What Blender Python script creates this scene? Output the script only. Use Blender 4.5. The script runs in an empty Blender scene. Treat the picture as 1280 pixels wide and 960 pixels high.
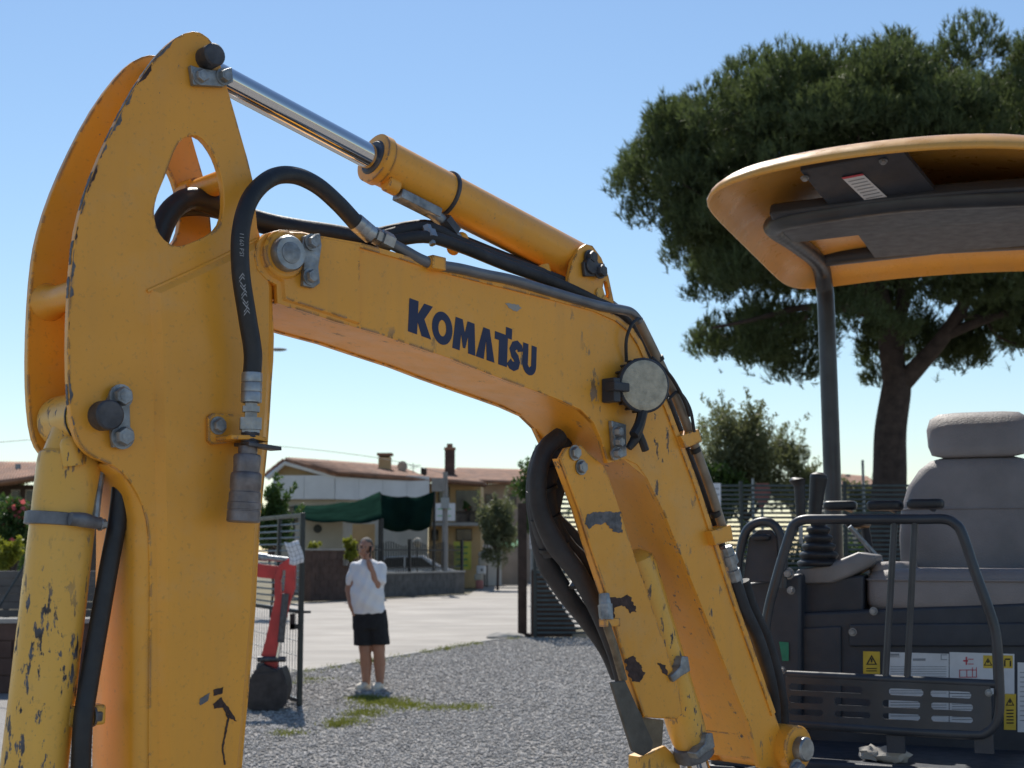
import bpy, bmesh, math, random
import numpy as np
from mathutils import Vector, Matrix
from mathutils.geometry import tessellate_polygon
random.seed(7); RNG = np.random.default_rng(7)
R = math.radians
scn = bpy.context.scene
col = scn.collection

# ------------------------------------------------------------------ camera
F = 1750.0                       # focal length in photo pixels (photo 1280 x 960)
TH = math.atan2(210.0, F)        # pitch up: horizon at row 690
CAM = Vector((0, 0, 1.55))
cd = bpy.data.cameras.new('camera'); cam = bpy.data.objects.new('camera', cd); col.objects.link(cam)
cam.location = CAM; cam.rotation_euler = (R(90) + TH, 0, 0)
cd.sensor_width = 36; cd.lens = 36 * F / 1280; cd.clip_start = .05; cd.clip_end = 3000
cd.dof.use_dof = True; cd.dof.focus_distance = 2.9; cd.dof.aperture_fstop = 9.5
scn.camera = cam

# ------------------------------------------------------------------ light
SUN_EL, SUN_AZ = 50.0, -9.5      # degrees; azimuth clockwise from +Y
w = bpy.data.worlds.new('World'); scn.world = w; w.use_nodes = True
nt = w.node_tree; bg = nt.nodes['Background']
sky = nt.nodes.new('ShaderNodeTexSky'); sky.sky_type = 'NISHITA'; sky.sun_disc = False
sky.sun_elevation = R(SUN_EL); sky.sun_rotation = R(SUN_AZ)
sky.air_density = 1.3; sky.dust_density = 0.1; sky.ozone_density = 4.2; sky.altitude = 300
nt.links.new(sky.outputs[0], bg.inputs[0]); bg.inputs[1].default_value = 0.112
sl = bpy.data.lights.new('sun', 'SUN'); sun = bpy.data.objects.new('sun', sl); col.objects.link(sun)
sl.energy = 5.0; sl.angle = R(.53); sl.color = (1, .95, .86)
tosun = Vector((math.sin(R(SUN_AZ)) * math.cos(R(SUN_EL)), math.cos(R(SUN_AZ)) * math.cos(R(SUN_EL)), math.sin(R(SUN_EL))))
sun.rotation_euler = tosun.to_track_quat('Z', 'Y').to_euler()
sun.location = (0, 0, 30)
vs = scn.view_settings; vs.view_transform = 'Standard'; vs.look = 'None'; vs.gamma = 1; vs.exposure = 0.1
vs.use_curve_mapping = False
scn.render.engine = 'CYCLES'

# ------------------------------------------------------------------ pixel -> world
FW = Vector((0, math.cos(TH), math.sin(TH))); UP = Vector((0, -math.sin(TH), math.cos(TH)))
def ray(px, py): return Vector((1, 0, 0)) * ((px - 640) / F) + UP * ((480 - py) / F) + FW
def E(px, py, Y):
    d = ray(px, py); return CAM + d * (Y / d.y)
def G(px, py, z=0.0):
    d = ray(px, py); return CAM + d * ((z - CAM.z) / d.z)
def isect(px, py, n, c):
    d = ray(px, py); return CAM + d * ((c - n.dot(CAM)) / n.dot(d))
# boom plane: direction b (to the right, away), lateral n (away from the camera)
A = R(42)
bv = Vector((math.cos(A), math.sin(A), 0)); nv = Vector((-math.sin(A), math.cos(A), 0)); zv = Vector((0, 0, 1))
C0 = nv.dot(E(355, 318, 2.6))
def B(px, py, w=0.0): return isect(px, py, nv, C0 + w)
def Bn(px, py, w, w0=0.0): return B(px, py, w0) + nv * (w - w0)     # pixel fixed on plane w0, then moved squarely across
def BL(pts, w=0.0): return [B(x, y, w) for x, y in pts]
def rB(px, py, r, w=0.0): return (B(px, py, w) - CAM).dot(FW) * r / F
# machine frame: f = where the operator faces, r = image right
fv = Vector((-math.sin(R(23)), -math.cos(R(23)), 0)); rv = Vector((math.cos(R(23)), -math.sin(R(23)), 0))
MO = Vector((1.65, 4.95, 0))
def M(s, t, z): return MO + rv * s + fv * t + zv * z
def MT(px, py, t): return isect(px, py, fv, fv.dot(MO) + t)
def MS(px, py, s): return isect(px, py, rv, rv.dot(MO) + s)

# ------------------------------------------------------------------ materials
def nodes(name):
    m = bpy.data.materials.new(name); m.use_nodes = True
    return m, m.node_tree, m.node_tree.nodes['Principled BSDF']
def N(t, typ, **kw):
    n = t.nodes.new(typ)
    for k, v in kw.items():
        if k in n.inputs: n.inputs[k].default_value = v
        else: setattr(n, k, v)
    return n
def ramp(t, src, a, b, ca=(0, 0, 0, 1), cb=(1, 1, 1, 1)):
    r = t.nodes.new('ShaderNodeValToRGB'); e = r.color_ramp.elements
    e[0].position = a; e[1].position = b; e[0].color = ca; e[1].color = cb
    t.links.new(src, r.inputs[0]); return r.outputs[0]
def mixc(t, fac, a, b, mode='MIX'):
    m = t.nodes.new('ShaderNodeMix'); m.data_type = 'RGBA'; m.blend_type = mode
    for i, v in ((0, fac), (6, a), (7, b)):
        if isinstance(v, (int, float)): m.inputs[i].default_value = v
        elif isinstance(v, (tuple, list)): m.inputs[i].default_value = (*v[:3], 1)
        else: t.links.new(v, m.inputs[i])
    return m.outputs[2]
def math_(t, op, a, b=None):
    m = t.nodes.new('ShaderNodeMath'); m.operation = op
    for i, v in ((0, a), (1, b)):
        if v is None: continue
        if isinstance(v, (int, float)): m.inputs[i].default_value = v
        else: t.links.new(v, m.inputs[i])
    return m.outputs[0]
def pos(t, scale=(1, 1, 1)):
    g = t.nodes.new('ShaderNodeNewGeometry'); mp = t.nodes.new('ShaderNodeMapping'); mp.inputs['Scale'].default_value = scale
    t.links.new(g.outputs['Position'], mp.inputs[0]); return mp.outputs[0]
def noise(t, vec, scale, detail=4, rough=.55):
    n = N(t, 'ShaderNodeTexNoise', Scale=scale, Detail=detail, Roughness=rough); t.links.new(vec, n.inputs['Vector']); return n.outputs['Fac']
def bump(t, p, h, strength=.3, dist=.01):
    b = N(t, 'ShaderNodeBump', Strength=strength, Distance=dist); t.links.new(h, b.inputs['Height']); t.links.new(b.outputs[0], p.inputs['Normal'])
def simple(name, c, rough=.6, metal=0.0, var=.25, scale=6, bmp=0.0, bscale=60, spec=.5, c2=None, coat=0.0):
    m, t, p = nodes(name); v = pos(t)
    n = noise(t, v, scale, 5)
    dark = c2 or tuple(x * (1 - var) for x in c); light = tuple(min(1, x * (1 + var * .6)) for x in c)
    t.links.new(ramp(t, n, .3, .7, (*dark, 1), (*light, 1)), p.inputs['Base Color'])
    p.inputs['Roughness'].default_value = rough; p.inputs['Metallic'].default_value = metal
    p.inputs['Specular IOR Level'].default_value = spec; p.inputs['Coat Weight'].default_value = coat
    if var > 0:
        t.links.new(ramp(t, noise(t, v, scale * 3, 4), .2, .8, (max(0, rough - .12),) * 3 + (1,), (min(1, rough + .12),) * 3 + (1,)), p.inputs['Roughness'])
    if bmp: bump(t, p, noise(t, v, bscale, 6), bmp, .01)
    return m
def paint(name, c, chip=.66, chipscale=(40, 40, 26), patch=.45, edge=True, rough=.36):
    m, t, p = nodes(name); v = pos(t); g = t.nodes.new('ShaderNodeNewGeometry')
    n = noise(t, v, 2.2, 5)
    base = ramp(t, n, .25, .75, (*(x * .86 for x in c), 1), (*(min(1, x * 1.1) for x in c), 1))
    # dust and grime streaks
    st = noise(t, pos(t, (26, 26, 1.6)), 1.0, 5, .6)
    base = mixc(t, math_(t, 'MULTIPLY', ramp(t, st, .5, .8), .14), base, (.30, .20, .10))
    base = mixc(t, math_(t, 'MULTIPLY', ramp(t, noise(t, v, 5.5, 7, .7), .52, .72), .22), base, (.56, .42, .24))
    base = mixc(t, math_(t, 'MULTIPLY', ramp(t, noise(t, v, 120, 3), .60, .72), .25), base, (.20, .13, .07))
    cv = noise(t, pos(t, chipscale), 1.0, 8, .66)
    pt = ramp(t, noise(t, v, 4.5, 3), patch, patch + .16)
    chips = math_(t, 'MULTIPLY', ramp(t, cv, chip, chip + .012), pt)
    halo = math_(t, 'MULTIPLY', math_(t, 'MULTIPLY', ramp(t, cv, chip - .016, chip), pt), .75)
    base = mixc(t, halo, base, (.42, .27, .12))
    dots = ramp(t, noise(t, v, 210, 2), .735, .75); chips = math_(t, 'MAXIMUM', chips, math_(t, 'MULTIPLY', dots, ramp(t, noise(t, v, 3.1, 3), .52, .6)))
    if edge:
        bv_ = t.nodes.new('ShaderNodeBevel'); bv_.samples = 4; bv_.inputs['Radius'].default_value = .010
        d = t.nodes.new('ShaderNodeVectorMath'); d.operation = 'DOT_PRODUCT'
        t.links.new(bv_.outputs[0], d.inputs[0]); t.links.new(g.outputs['Normal'], d.inputs[1])
        e = ramp(t, math_(t, 'SUBTRACT', 1.0, d.outputs['Value']), .03, .08)
        en = ramp(t, noise(t, pos(t, (22, 22, 16)), 1.0, 6, .7), .50, .525)
        chips = math_(t, 'MAXIMUM', chips, math_(t, 'MULTIPLY', e, en))
    cc = ramp(t, noise(t, v, 30, 4), .38, .62, (.030, .023, .022, 1), (.12, .12, .135, 1))
    t.links.new(mixc(t, chips, base, cc), p.inputs['Base Color'])
    rr = ramp(t, noise(t, v, 18, 5), .25, .75, (rough - .10,) * 3 + (1,), (rough + .14,) * 3 + (1,))
    t.links.new(mixc(t, chips, rr, (.7, .7, .7)), p.inputs['Roughness'])
    p.inputs['Specular IOR Level'].default_value = .5; p.inputs['Coat Weight'].default_value = .08; p.inputs['Coat Roughness'].default_value = .2
    h = math_(t, 'ADD', math_(t, 'MULTIPLY', chips, -1.0), math_(t, 'ADD', math_(t, 'MULTIPLY', noise(t, v, 90, 3), .12), math_(t, 'MULTIPLY', noise(t, v, 5, 3), 1.6)))
    bump(t, p, h, .4, .003)
    return m
YEL = (.81, .355, .034)
MAT = {}
def mk():
    MAT['yellow'] = paint('yellow_paint', YEL, .70)
    MAT['yellow_worn'] = paint('yellow_paint_worn', (.78, .42, .065), .585, (58, 58, 20), .40)
    MAT['yellow_mid'] = paint('yellow_paint_scuffed', YEL, .62, (34, 34, 16), .50)
    MAT['yellow_canopy'] = paint('canopy_plastic', (.74, .36, .07), .74, edge=False, rough=.3)
    MAT['yellow_clean'] = paint('yellow_paint_smooth', YEL, .72, edge=False)
    MAT['blue'] = simple('logo_blue', (.012, .022, .075), .5, var=.15)
    MAT['steel'] = simple('bare_steel', (.36, .37, .38), .42, .85, .35, 25, .15)
    MAT['zinc'] = simple('dull_zinc', (.30, .32, .34), .5, .7, .45, 40, .25)
    MAT['darksteel'] = simple('dark_steel', (.09, .09, .10), .5, .6, .4, 30, .2)
    MAT['pipe'] = simple('grey_pipe', (.17, .175, .19), .42, .45, .25, 20, .05)
    MAT['clampgrey'] = simple('grey_clamp', (.15, .16, .18), .5, .3, .4, 30, .1)
    MAT['rubber'] = simple('black_rubber', (.016, .017, .021), .5, 0, .35, 16, .1, 120)
    MAT['rubber_dull'] = simple('black_rubber_dusty', (.028, .029, .034), .68, 0, .5, 9, .3, 50)
    m, t, p = nodes('chrome'); MAT['chrome'] = m
    p.inputs['Base Color'].default_value = (.62, .62, .63, 1); p.inputs['Metallic'].default_value = 1; p.inputs['Roughness'].default_value = .1
    MAT['slate'] = simple('slate_plastic', (.030, .035, .048), .5, 0, .3, 8, .08, 200)
    MAT['slate_tube'] = simple('slate_tube_paint', (.034, .039, .049), .38, 0, .3, 10)
    MAT['grey_plastic'] = simple('light_grey_plastic', (.20, .19, .19), .5, 0, .2, 10)
    MAT['vinyl'] = simple('seat_vinyl', (.235, .208, .205), .55, 0, .22, 5, .35, 220)
    MAT['white'] = simple('white_label', (.62, .62, .64), .55, 0, .08, 30)
    MAT['label_yellow'] = simple('label_yellow', (.62, .42, .04), .5, 0, .15, 30)
    MAT['label_green'] = simple('label_green', (.01, .20, .11), .5, 0, .15, 30)
    MAT['label_red'] = simple('label_red', (.5, .05, .08), .5, 0, .15, 30)
    MAT['black'] = simple('black_print', (.012, .012, .013), .6, 0, .2, 20)
    MAT['greyprint'] = simple('grey_print', (.25, .26, .28), .6, 0, .2, 20)
    MAT['hoseprint'] = simple('hose_print', (.32, .32, .33), .6, 0, .4, 200)
    m = simple('lamp_glass', (.46, .43, .34), .35, 0, .3, 60, .5, 260); MAT['lens'] = m
    MAT['red'] = simple('red_paint', (.52, .03, .03), .4, 0, .25, 6)
    MAT['gate'] = simple('dark_green_steel', (.018, .027, .028), .45, 0, .3, 8)
    MAT['rust'] = simple('rusty_post', (.055, .035, .028), .8, 0, .45, 7, .3)
    MAT['fence'] = simple('fence_slat_steel', (.075, .085, .075), .5, 0, .25, 8)
    MAT['skin'] = simple('skin', (.36, .18, .115), .5, 0, .12, 8)
    MAT['hair'] = simple('grey_hair', (.13, .115, .10), .8, 0, .4, 60, .4, 150)
    MAT['shirt'] = simple('white_shirt', (.74, .74, .76), .85, 0, .06, 10, .15, 30)
    MAT['shorts'] = simple('black_shorts', (.010, .011, .014), .85, 0, .3, 10, .15, 30)
    MAT['shoe'] = simple('beige_shoe', (.66, .60, .50), .8, 0, .25, 30)
    MAT['sole'] = simple('shoe_sole', (.6, .58, .54), .8, 0, .15, 30)
    MAT['bark'] = simple('pine_bark', (.055, .038, .032), .9, 0, .6, 5, .9, 9, c2=(.03, .02, .017))
    MAT['block'] = simple('grey_block', (.12, .115, .11), .9, 0, .35, 3, .4, 25)
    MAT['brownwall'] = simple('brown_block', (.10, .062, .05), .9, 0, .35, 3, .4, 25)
    MAT['concrete'] = simple('concrete', (.38, .36, .33), .9, 0, .2, 2, .3, 30)
    MAT['plaster_w'] = simple('white_plaster', (.66, .66, .66), .85, 0, .1, 1.2, .1, 12)
    MAT['plaster_c'] = simple('cream_plaster', (.46, .42, .35), .85, 0, .15, 1.2, .1, 12)
    MAT['plaster_o'] = simple('ochre_plaster', (.50, .34, .17), .85, 0, .18, 1.2, .1, 12)
    MAT['plaster_g'] = simple('taupe_plaster', (.30, .25, .21), .85, 0, .18, 1.2, .1, 12)
    MAT['tile'] = simple('clay_tile', (.30, .155, .095), .85, 0, .45, 1.8, .4, 9, c2=(.16, .09, .06))
    MAT['wood'] = simple('dark_wood', (.06, .04, .03), .8, 0, .3, 4, .2)
    MAT['glass'] = simple('dark_glass', (.02, .024, .028), .12, 0, .2, 2)
    MAT['tarp'] = simple('green_shade_net', (.009, .026, .019), .95, 0, .35, 1.5, .3, 40, spec=0.0)
    MAT['tarp_l'] = simple('bright_green_awning', (.03, .22, .10), .8, 0, .25, 1.5)
    MAT['iron'] = simple('black_iron', (.02, .02, .022), .5, 0, .2, 8)
    MAT['carpaint'] = simple('car_white', (.6, .62, .65), .25, 0, .05, 2, coat=.5)
    MAT['pole'] = simple('grey_pole', (.26, .25, .24), .8, 0, .2, 3)
    MAT['paper'] = simple('paper', (.72, .72, .75), .8, 0, .1, 20)
mk()
def leafmat(name, c, tr=.35):
    m, t, p = nodes(name); v = pos(t)
    n = noise(t, v, 1.3, 4); n2 = noise(t, v, 25, 2)
    k = math_(t, 'ADD', math_(t, 'MULTIPLY', n, .55), math_(t, 'MULTIPLY', n2, .45))
    cr = ramp(t, k, .3, .7, (*(x * .55 for x in c), 1), (*(x * 1.45 for x in c), 1))
    t.links.new(cr, p.inputs['Base Color']); p.inputs['Roughness'].default_value = .55; p.inputs['Specular IOR Level'].default_value = .35
    tl = t.nodes.new('ShaderNodeBsdfTranslucent'); ms = t.nodes.new('ShaderNodeMixShader'); ms.inputs[0].default_value = tr
    t.links.new(mixc(t, .5, cr, (c[0] * 2.2, c[1] * 2.0, c[2]), 'MIX'), tl.inputs[0])
    o = t.nodes['Material Output']
    t.links.new(p.outputs[0], ms.inputs[1]); t.links.new(tl.outputs[0], ms.inputs[2]); t.links.new(ms.outputs[0], o.inputs[0]); return m
MAT['needle'] = leafmat('pine_needles', (.075, .105, .048), .4)
MAT['olive'] = leafmat('olive_leaves', (.125, .145, .085), .4)
MAT['leaf'] = leafmat('green_leaves', (.05, .095, .025), .35)
MAT['leaf_y'] = leafmat('yellow_green_leaves', (.20, .22, .03), .4)
MAT['flower'] = leafmat('pink_flowers', (.55, .12, .16), .4)
MAT['grass'] = leafmat('grass_blades', (.13, .15, .035), .4)

# ------------------------------------------------------------------ mesh helpers
WL = {}                                        # world location of every object I make
class MB:
    def __init__(s): s.v = []; s.f = []
    def add(s, vs_, fs):
        k = len(s.v); s.v += [Vector(p) for p in vs_]; s.f += [[i + k for i in f] for f in fs]; return s
    def prism(s, pts, off, holes=()):
        pts = [Vector(p) for p in pts]; allp = list(pts); loops = [list(range(len(pts)))]
        for h in holes:
            loops.append(list(range(len(allp), len(allp) + len(h)))); allp += [Vector(p) for p in h]
        n = len(allp); off = Vector(off)
        if holes: tri = [list(t) for t in tessellate_polygon([pts] + [[Vector(p) for p in h] for h in holes])]
        else: tri = [list(range(len(pts)))] if len(pts) <= 4 else [list(t) for t in tessellate_polygon([pts])]
        fs = [t for t in tri] + [[i + n for i in reversed(t)] for t in tri]
        for lp in loops:
            for i in range(len(lp)):
                a, b = lp[i], lp[(i + 1) % len(lp)]; fs.append([a, a + n, b + n, b])
        return s.add(allp + [p + off for p in allp], fs)
    def loft(s, rings, cap=True, closed=True):
        m = len(rings[0]); vs_ = [p for r in rings for p in r]; fs = []
        for i in range(len(rings) - 1):
            for j in range(m if closed else m - 1):
                k = (j + 1) % m; fs.append([i * m + j, i * m + k, (i + 1) * m + k, (i + 1) * m + j])
        if cap: fs += [list(range(m)), [(len(rings) - 1) * m + j for j in reversed(range(m))]]
        return s.add(vs_, fs)
    def lathe(s, p0, p1, prof, seg=24):
        """prof: (fraction or metres from p0 along p0->p1, radius)"""
        p0 = Vector(p0); d = Vector(p1) - p0; L = d.length; d.normalize()
        a = d.orthogonal().normalized(); c = d.cross(a)
        ring = lambda h, r: [p0 + d * h + (a * math.cos(q) + c * math.sin(q)) * max(r, 1e-4) for q in (2 * math.pi * i / seg for i in range(seg))]
        return s.loft([ring(h * L, r) for h, r in prof])
    def cyl(s, p0, p1, r, seg=20, ch=.0):
        L = (Vector(p1) - Vector(p0)).length
        if ch: k = min(.45, ch / L); return s.lathe(p0, p1, [(0, r - ch), (k, r), (1 - k, r), (1, r - ch)], seg)
        return s.lathe(p0, p1, [(0, r), (1, r)], seg)
    def tube(s, pts, r, seg=12, sub=6, smooth=True):
        pts = [Vector(p) for p in pts]; rs = r if isinstance(r, (list, tuple)) else [r] * len(pts)
        if smooth and len(pts) > 2:
            q = [pts[0] * 2 - pts[1]] + pts + [pts[-1] * 2 - pts[-2]]; out = []; ro = []
            for i in range(1, len(q) - 2):
                for k in range(sub):
                    u = k / sub; p0, p1, p2, p3 = q[i - 1:i + 3]
                    out.append(.5 * ((2 * p1) + (p2 - p0) * u + (2 * p0 - 5 * p1 + 4 * p2 - p3) * u * u + (3 * p1 - p0 - 3 * p2 + p3) * u ** 3))
                    ro.append(rs[i - 1] * (1 - u) + rs[i] * u)
            out.append(pts[-1]); ro.append(rs[-1]); pts, rs = out, ro
        t0 = (pts[1] - pts[0]).normalized(); a = t0.orthogonal().normalized(); rings = []
        for i, p in enumerate(pts):
            t = (pts[min(i + 1, len(pts) - 1)] - pts[max(i - 1, 0)]).normalized()
            a = (a - t * a.dot(t)).normalized(); c = t.cross(a)
            rings.append([p + (a * math.cos(2 * math.pi * j / seg) + c * math.sin(2 * math.pi * j / seg)) * rs[i] for j in range(seg)])
        return s.loft(rings)
    def box(s, c, ax, ay, az):
        c = Vector(c); ax, ay, az = Vector(ax) / 2, Vector(ay) / 2, Vector(az) / 2
        vs_ = [c + ax * i + ay * j + az * k for k in (-1, 1) for j in (-1, 1) for i in (-1, 1)]
        return s.add(vs_, [[0, 2, 3, 1], [4, 5, 7, 6], [0, 1, 5, 4], [2, 6, 7, 3], [0, 4, 6, 2], [1, 3, 7, 5]])
    def ell(s, c, rx, ry, rz, seg=16, rings=10, ax=None):
        c = Vector(c); X, Y, Z = ax or (Vector((1, 0, 0)), Vector((0, 1, 0)), zv); L = []
        for i in range(rings + 1):
            th = math.pi * i / rings; k = max(math.sin(th), 1e-3)
            L.append([c + X * (rx * k * math.cos(2 * math.pi * j / seg)) + Y * (ry * k * math.sin(2 * math.pi * j / seg)) + Z * (rz * math.cos(th)) for j in range(seg)])
        return s.loft(L)
def parent_to(o, loc, parent):
    WL[o] = Vector(loc)
    if parent: o.parent = parent; o.location = WL[o] - WL[parent]
    else: o.location = WL[o]
def part(name, mb, mat, parent=None, bevel=0.0, smooth=38, flat=False):
    me = bpy.data.meshes.new(name); vs_ = mb.v
    lo = Vector([min(p[i] for p in vs_) for i in range(3)]); hi = Vector([max(p[i] for p in vs_) for i in range(3)])
    c = (lo + hi) / 2
    if parent is None: c.z = lo.z
    me.from_pydata([p - c for p in vs_], [], mb.f)
    bm = bmesh.new(); bm.from_mesh(me); bmesh.ops.remove_doubles(bm, verts=bm.verts, dist=1e-6)
    bmesh.ops.recalc_face_normals(bm, faces=bm.faces)
    for f in bm.faces: f.smooth = not flat
    if not bevel:
        for e in bm.edges:
            if len(e.link_faces) == 2 and e.calc_face_angle(0) > R(smooth): e.smooth = False
    bm.to_mesh(me); bm.free()
    me.materials.append(MAT[mat] if isinstance(mat, str) else mat)
    o = bpy.data.objects.new(name, me); col.objects.link(o); parent_to(o, c, parent)
    if bevel:
        b = o.modifiers.new('bevel', 'BEVEL'); b.width = bevel; b.segments = 2; b.limit_method = 'ANGLE'; b.angle_limit = R(35)
        o.modifiers.new('wn', 'WEIGHTED_NORMAL')
    return o
def tag(o, label, cat, group=None):
    o['label'] = label; o['category'] = cat
    if group: o['group'] = group
    return o
def thing(name, loc, label, cat, group=None):
    o = bpy.data.objects.new(name, None); col.objects.link(o); o.empty_display_size = .2
    parent_to(o, loc, None); return tag(o, label, cat, group)
def struct(o): o['kind'] = 'structure'; return o
UC = {}
def cube_mesh(mat):
    if mat not in UC:
        me = bpy.data.meshes.new('block'); b = MB().box((0, 0, 0), (1, 0, 0), (0, 1, 0), (0, 0, 1))
        me.from_pydata(b.v, [], b.f); me.materials.append(MAT[mat]); UC[mat] = me
    return UC[mat]
def ub(name, c, dims, mat, parent, rot=(0, 0, 0)):
    o = bpy.data.objects.new(name, cube_mesh(mat)); col.objects.link(o); o.scale = dims; o.rotation_euler = rot
    parent_to(o, Vector(c), parent); return o
def text_mb(s, size):
    cu = bpy.data.curves.new('t', 'FONT'); cu.body = s; cu.size = size; cu.extrude = 0; cu.resolution_u = 2
    o = bpy.data.objects.new('t', cu); col.objects.link(o); dg = bpy.context.evaluated_depsgraph_get()
    me = bpy.data.meshes.new_from_object(o.evaluated_get(dg)); bpy.data.objects.remove(o)
    vs_ = [v.co.copy() for v in me.vertices]; fs = [list(p.vertices) for p in me.polygons]; bpy.data.meshes.remove(me); return vs_, fs
def text_on(s, size, origin, ex, ey, lift, mat, parent, name='lettering'):
    vs_, fs = text_mb(s, size); nrm = ex.cross(ey).normalized()
    return part(name, MB().add([origin + ex * p.x + ey * p.y + nrm * lift for p in vs_], fs), mat, parent)
# ------------------------------------------------------------------ the yellow excavator: arm and boom
EX = thing('excavator', (1.65, 4.95, 0), 'yellow mini excavator with folded boom and open canopy on the gravel yard', 'excavator')
SW = .18                                         # arm width
hole = [(239, 169), (252, 173), (264, 188), (272, 205), (278, 228), (280, 258), (275, 280), (262, 293), (240, 303), (222, 308), (206, 300), (196, 284), (193, 264), (197, 244), (206, 222), (214, 200), (224, 178)]
up_out = [(241, 39), (255, 43), (266, 54), (275, 78), (286, 115), (301, 168), (317, 228), (322, 285), (336, 330), (343, 420), (340, 480), (335, 560), (326, 650), (320, 760), (312, 860), (303, 960), (290, 1150), (278, 1330), (255, 1370),
          (225, 1370), (205, 1330), (190, 1150), (186, 960), (187, 800), (187, 700), (183, 650), (172, 618), (156, 594), (138, 580), (118, 572), (103, 560), (93, 540), (87, 500), (85, 440), (87, 370), (92, 310), (100, 268), (116, 218), (140, 163), (168, 110), (198, 68), (220, 47)]
def smooth_px(pts, sub=3):
    out = []; n = len(pts)
    for i in range(n):
        p0, p1, p2, p3 = (Vector((*pts[(i + k) % n], 0)) for k in (-1, 0, 1, 2))
        for k in range(sub):
            u = k / sub; q = .5 * ((2 * p1) + (p2 - p0) * u + (2 * p0 - 5 * p1 + 4 * p2 - p3) * u * u + (3 * p1 - p0 - 3 * p2 + p3) * u ** 3); out.append((q.x, q.y))
    return out
holes = smooth_px(hole, 2); ups = smooth_px(up_out, 2)
arm = part('arm', MB().prism(BL(ups), nv * .016, [BL(holes)]), 'yellow', EX, bevel=.002)
part('side_plate', MB().prism([p + nv * (SW - .016) for p in BL(ups)], nv * .016, [[p + nv * (SW - .016) for p in BL(holes)]]), 'yellow', arm, bevel=.002)
# rounded left web of the lower box section
left = [(137, 580), (152, 594), (165, 618), (172, 650), (172, 700), (170, 800), (168, 960), (172, 1150), (188, 1330)]
def strip(path, sect):
    """path px at w=0; sect: (w, inset along b)"""
    return MB().loft([[B(x, y) + nv * w_ + bv * i_ for w_, i_ in sect] for x, y in path], cap=False, closed=False)
mb = strip(left, [(.001, .026), (.004, .014), (.010, .006), (.022, .0), (.09, -.002), (.158, .0), (.170, .006), (.176, .014), (.179, .026)])
wb = part('front_web', mb, 'yellow', arm, smooth=60); sd = wb.modifiers.new('s', 'SOLIDIFY'); sd.thickness = .006; sd.offset = -1
right = [(330, 300), (341, 360), (341, 420), (338, 480), (333, 560), (324, 650), (318, 760), (310, 860), (301, 960), (288, 1150), (276, 1330)]
part('rear_web', MB().loft([[Bn(x, y, .010), Bn(x - 5, y, .010), Bn(x - 5, y, .170), Bn(x, y, .170)] for x, y in right]), 'yellow', arm)
part('top_web', MB().loft([[Bn(x, y, .010), Bn(x, y + 7, .010), Bn(x, y + 7, .170), Bn(x, y, .170)] for x, y in [(150, 560), (160, 470), (186, 372), (325, 300)]]), 'yellow', arm)
# raised doubler on the near face, chamfered
def tz(p): q = p - CAM; return (q.dot(bv), q.z)
def inset(pts, d):
    n = len(pts); a = sum(pts[i][0] * pts[(i + 1) % n][1] - pts[(i + 1) % n][0] * pts[i][1] for i in range(n)); sg = 1 if a > 0 else -1; out = []
    for i in range(n):
        p0, p1, p2 = (Vector(pts[(i + k) % n]) for k in (-1, 0, 1))
        e1 = (p1 - p0).normalized(); e2 = (p2 - p1).normalized(); n1 = Vector((-e1.y, e1.x)) * sg; n2 = Vector((-e2.y, e2.x)) * sg
        k = max(.35, 1 + n1.dot(n2)); q = p1 + (n1 + n2) * (d / k); out.append((q.x, q.y))
    return out
def from_tz(t, z, w_): return bv * t + zv * (z + CAM.z) + nv * (C0 + w_)
def frustum(px, w0, w1, d):
    a = [tz(p) for p in BL(px)]; b_ = inset(a, d)
    r0 = [from_tz(t, z, w0) for t, z in a]; r1 = [from_tz(t, z, w1) for t, z in b_]; n = len(r0); m = MB()
    tri = [list(q) for q in tessellate_polygon([r1])]
    m.add(r0 + r1, [[i, (i + 1) % n, n + (i + 1) % n, n + i] for i in range(n)] + [[n + k for k in q] for q in tri]); return m
dbl = [(186, 360), (250, 331), (322, 297), (333, 318), (341, 360), (341, 420), (338, 480), (333, 560), (324, 650), (318, 760), (310, 860), (301, 960), (288, 1150), (205, 1150), (199, 960), (196, 800), (194, 640), (191, 480)]
part('doubler_plate', frustum(dbl, .001, -.012, .016), 'yellow_clean', arm, smooth=20)
# cross tubes, pins
part('cross_tube', MB().lathe(Bn(112, 362, .010), Bn(112, 362, .167), [(0, .024), (.72, .024), (.9, .028), (1, .036)], 24), 'yellow', arm)
part('cross_tube', MB().lathe(Bn(291, 222, .010), Bn(291, 222, .172), [(0, .022), (.72, .022), (.73, .026), (1, .028)], 20), 'yellow', arm)
def hexbolt(c, ax, r, h, name, parent, mat='zinc', washer=True):
    ax = Vector(ax).normalized(); m = MB()
    if washer: m.cyl(c, c + ax * h * .25, r * 1.3, 18)
    m.lathe(c + ax * h * .2, c + ax * h, [(0, r), (.8, r), (1, r * .86)], 6); m.cyl(c + ax * h * .9, c + ax * h * 1.04, r * .55, 10)
    return part(name, m, mat, parent)
near = -nv
pin1 = part('pin', MB().cyl(Bn(257, 74, SW + .03), Bn(257, 74, -.036), .0215, 22, .003), 'darksteel', arm)
pl = [(234, 83), (246, 87), (268, 90), (286, 86), (288, 104), (276, 110), (238, 108)]
part('lock_plate', MB().prism(BL(pl, -.001), near * .012), 'zinc', arm, bevel=.002)
hexbolt(B(250, 96, -.012), near, .0125, .014, 'bolt', arm); hexbolt(B(279, 96, -.012), near, .0125, .016, 'bolt', arm)
pin2 = part('pin', MB().cyl(Bn(127, 520, SW + .03), Bn(127, 520, -.034), .0255, 24, .003), 'darksteel', arm)
pl = [(130, 503), (138, 488), (158, 486), (160, 556), (138, 560), (136, 540)]
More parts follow.
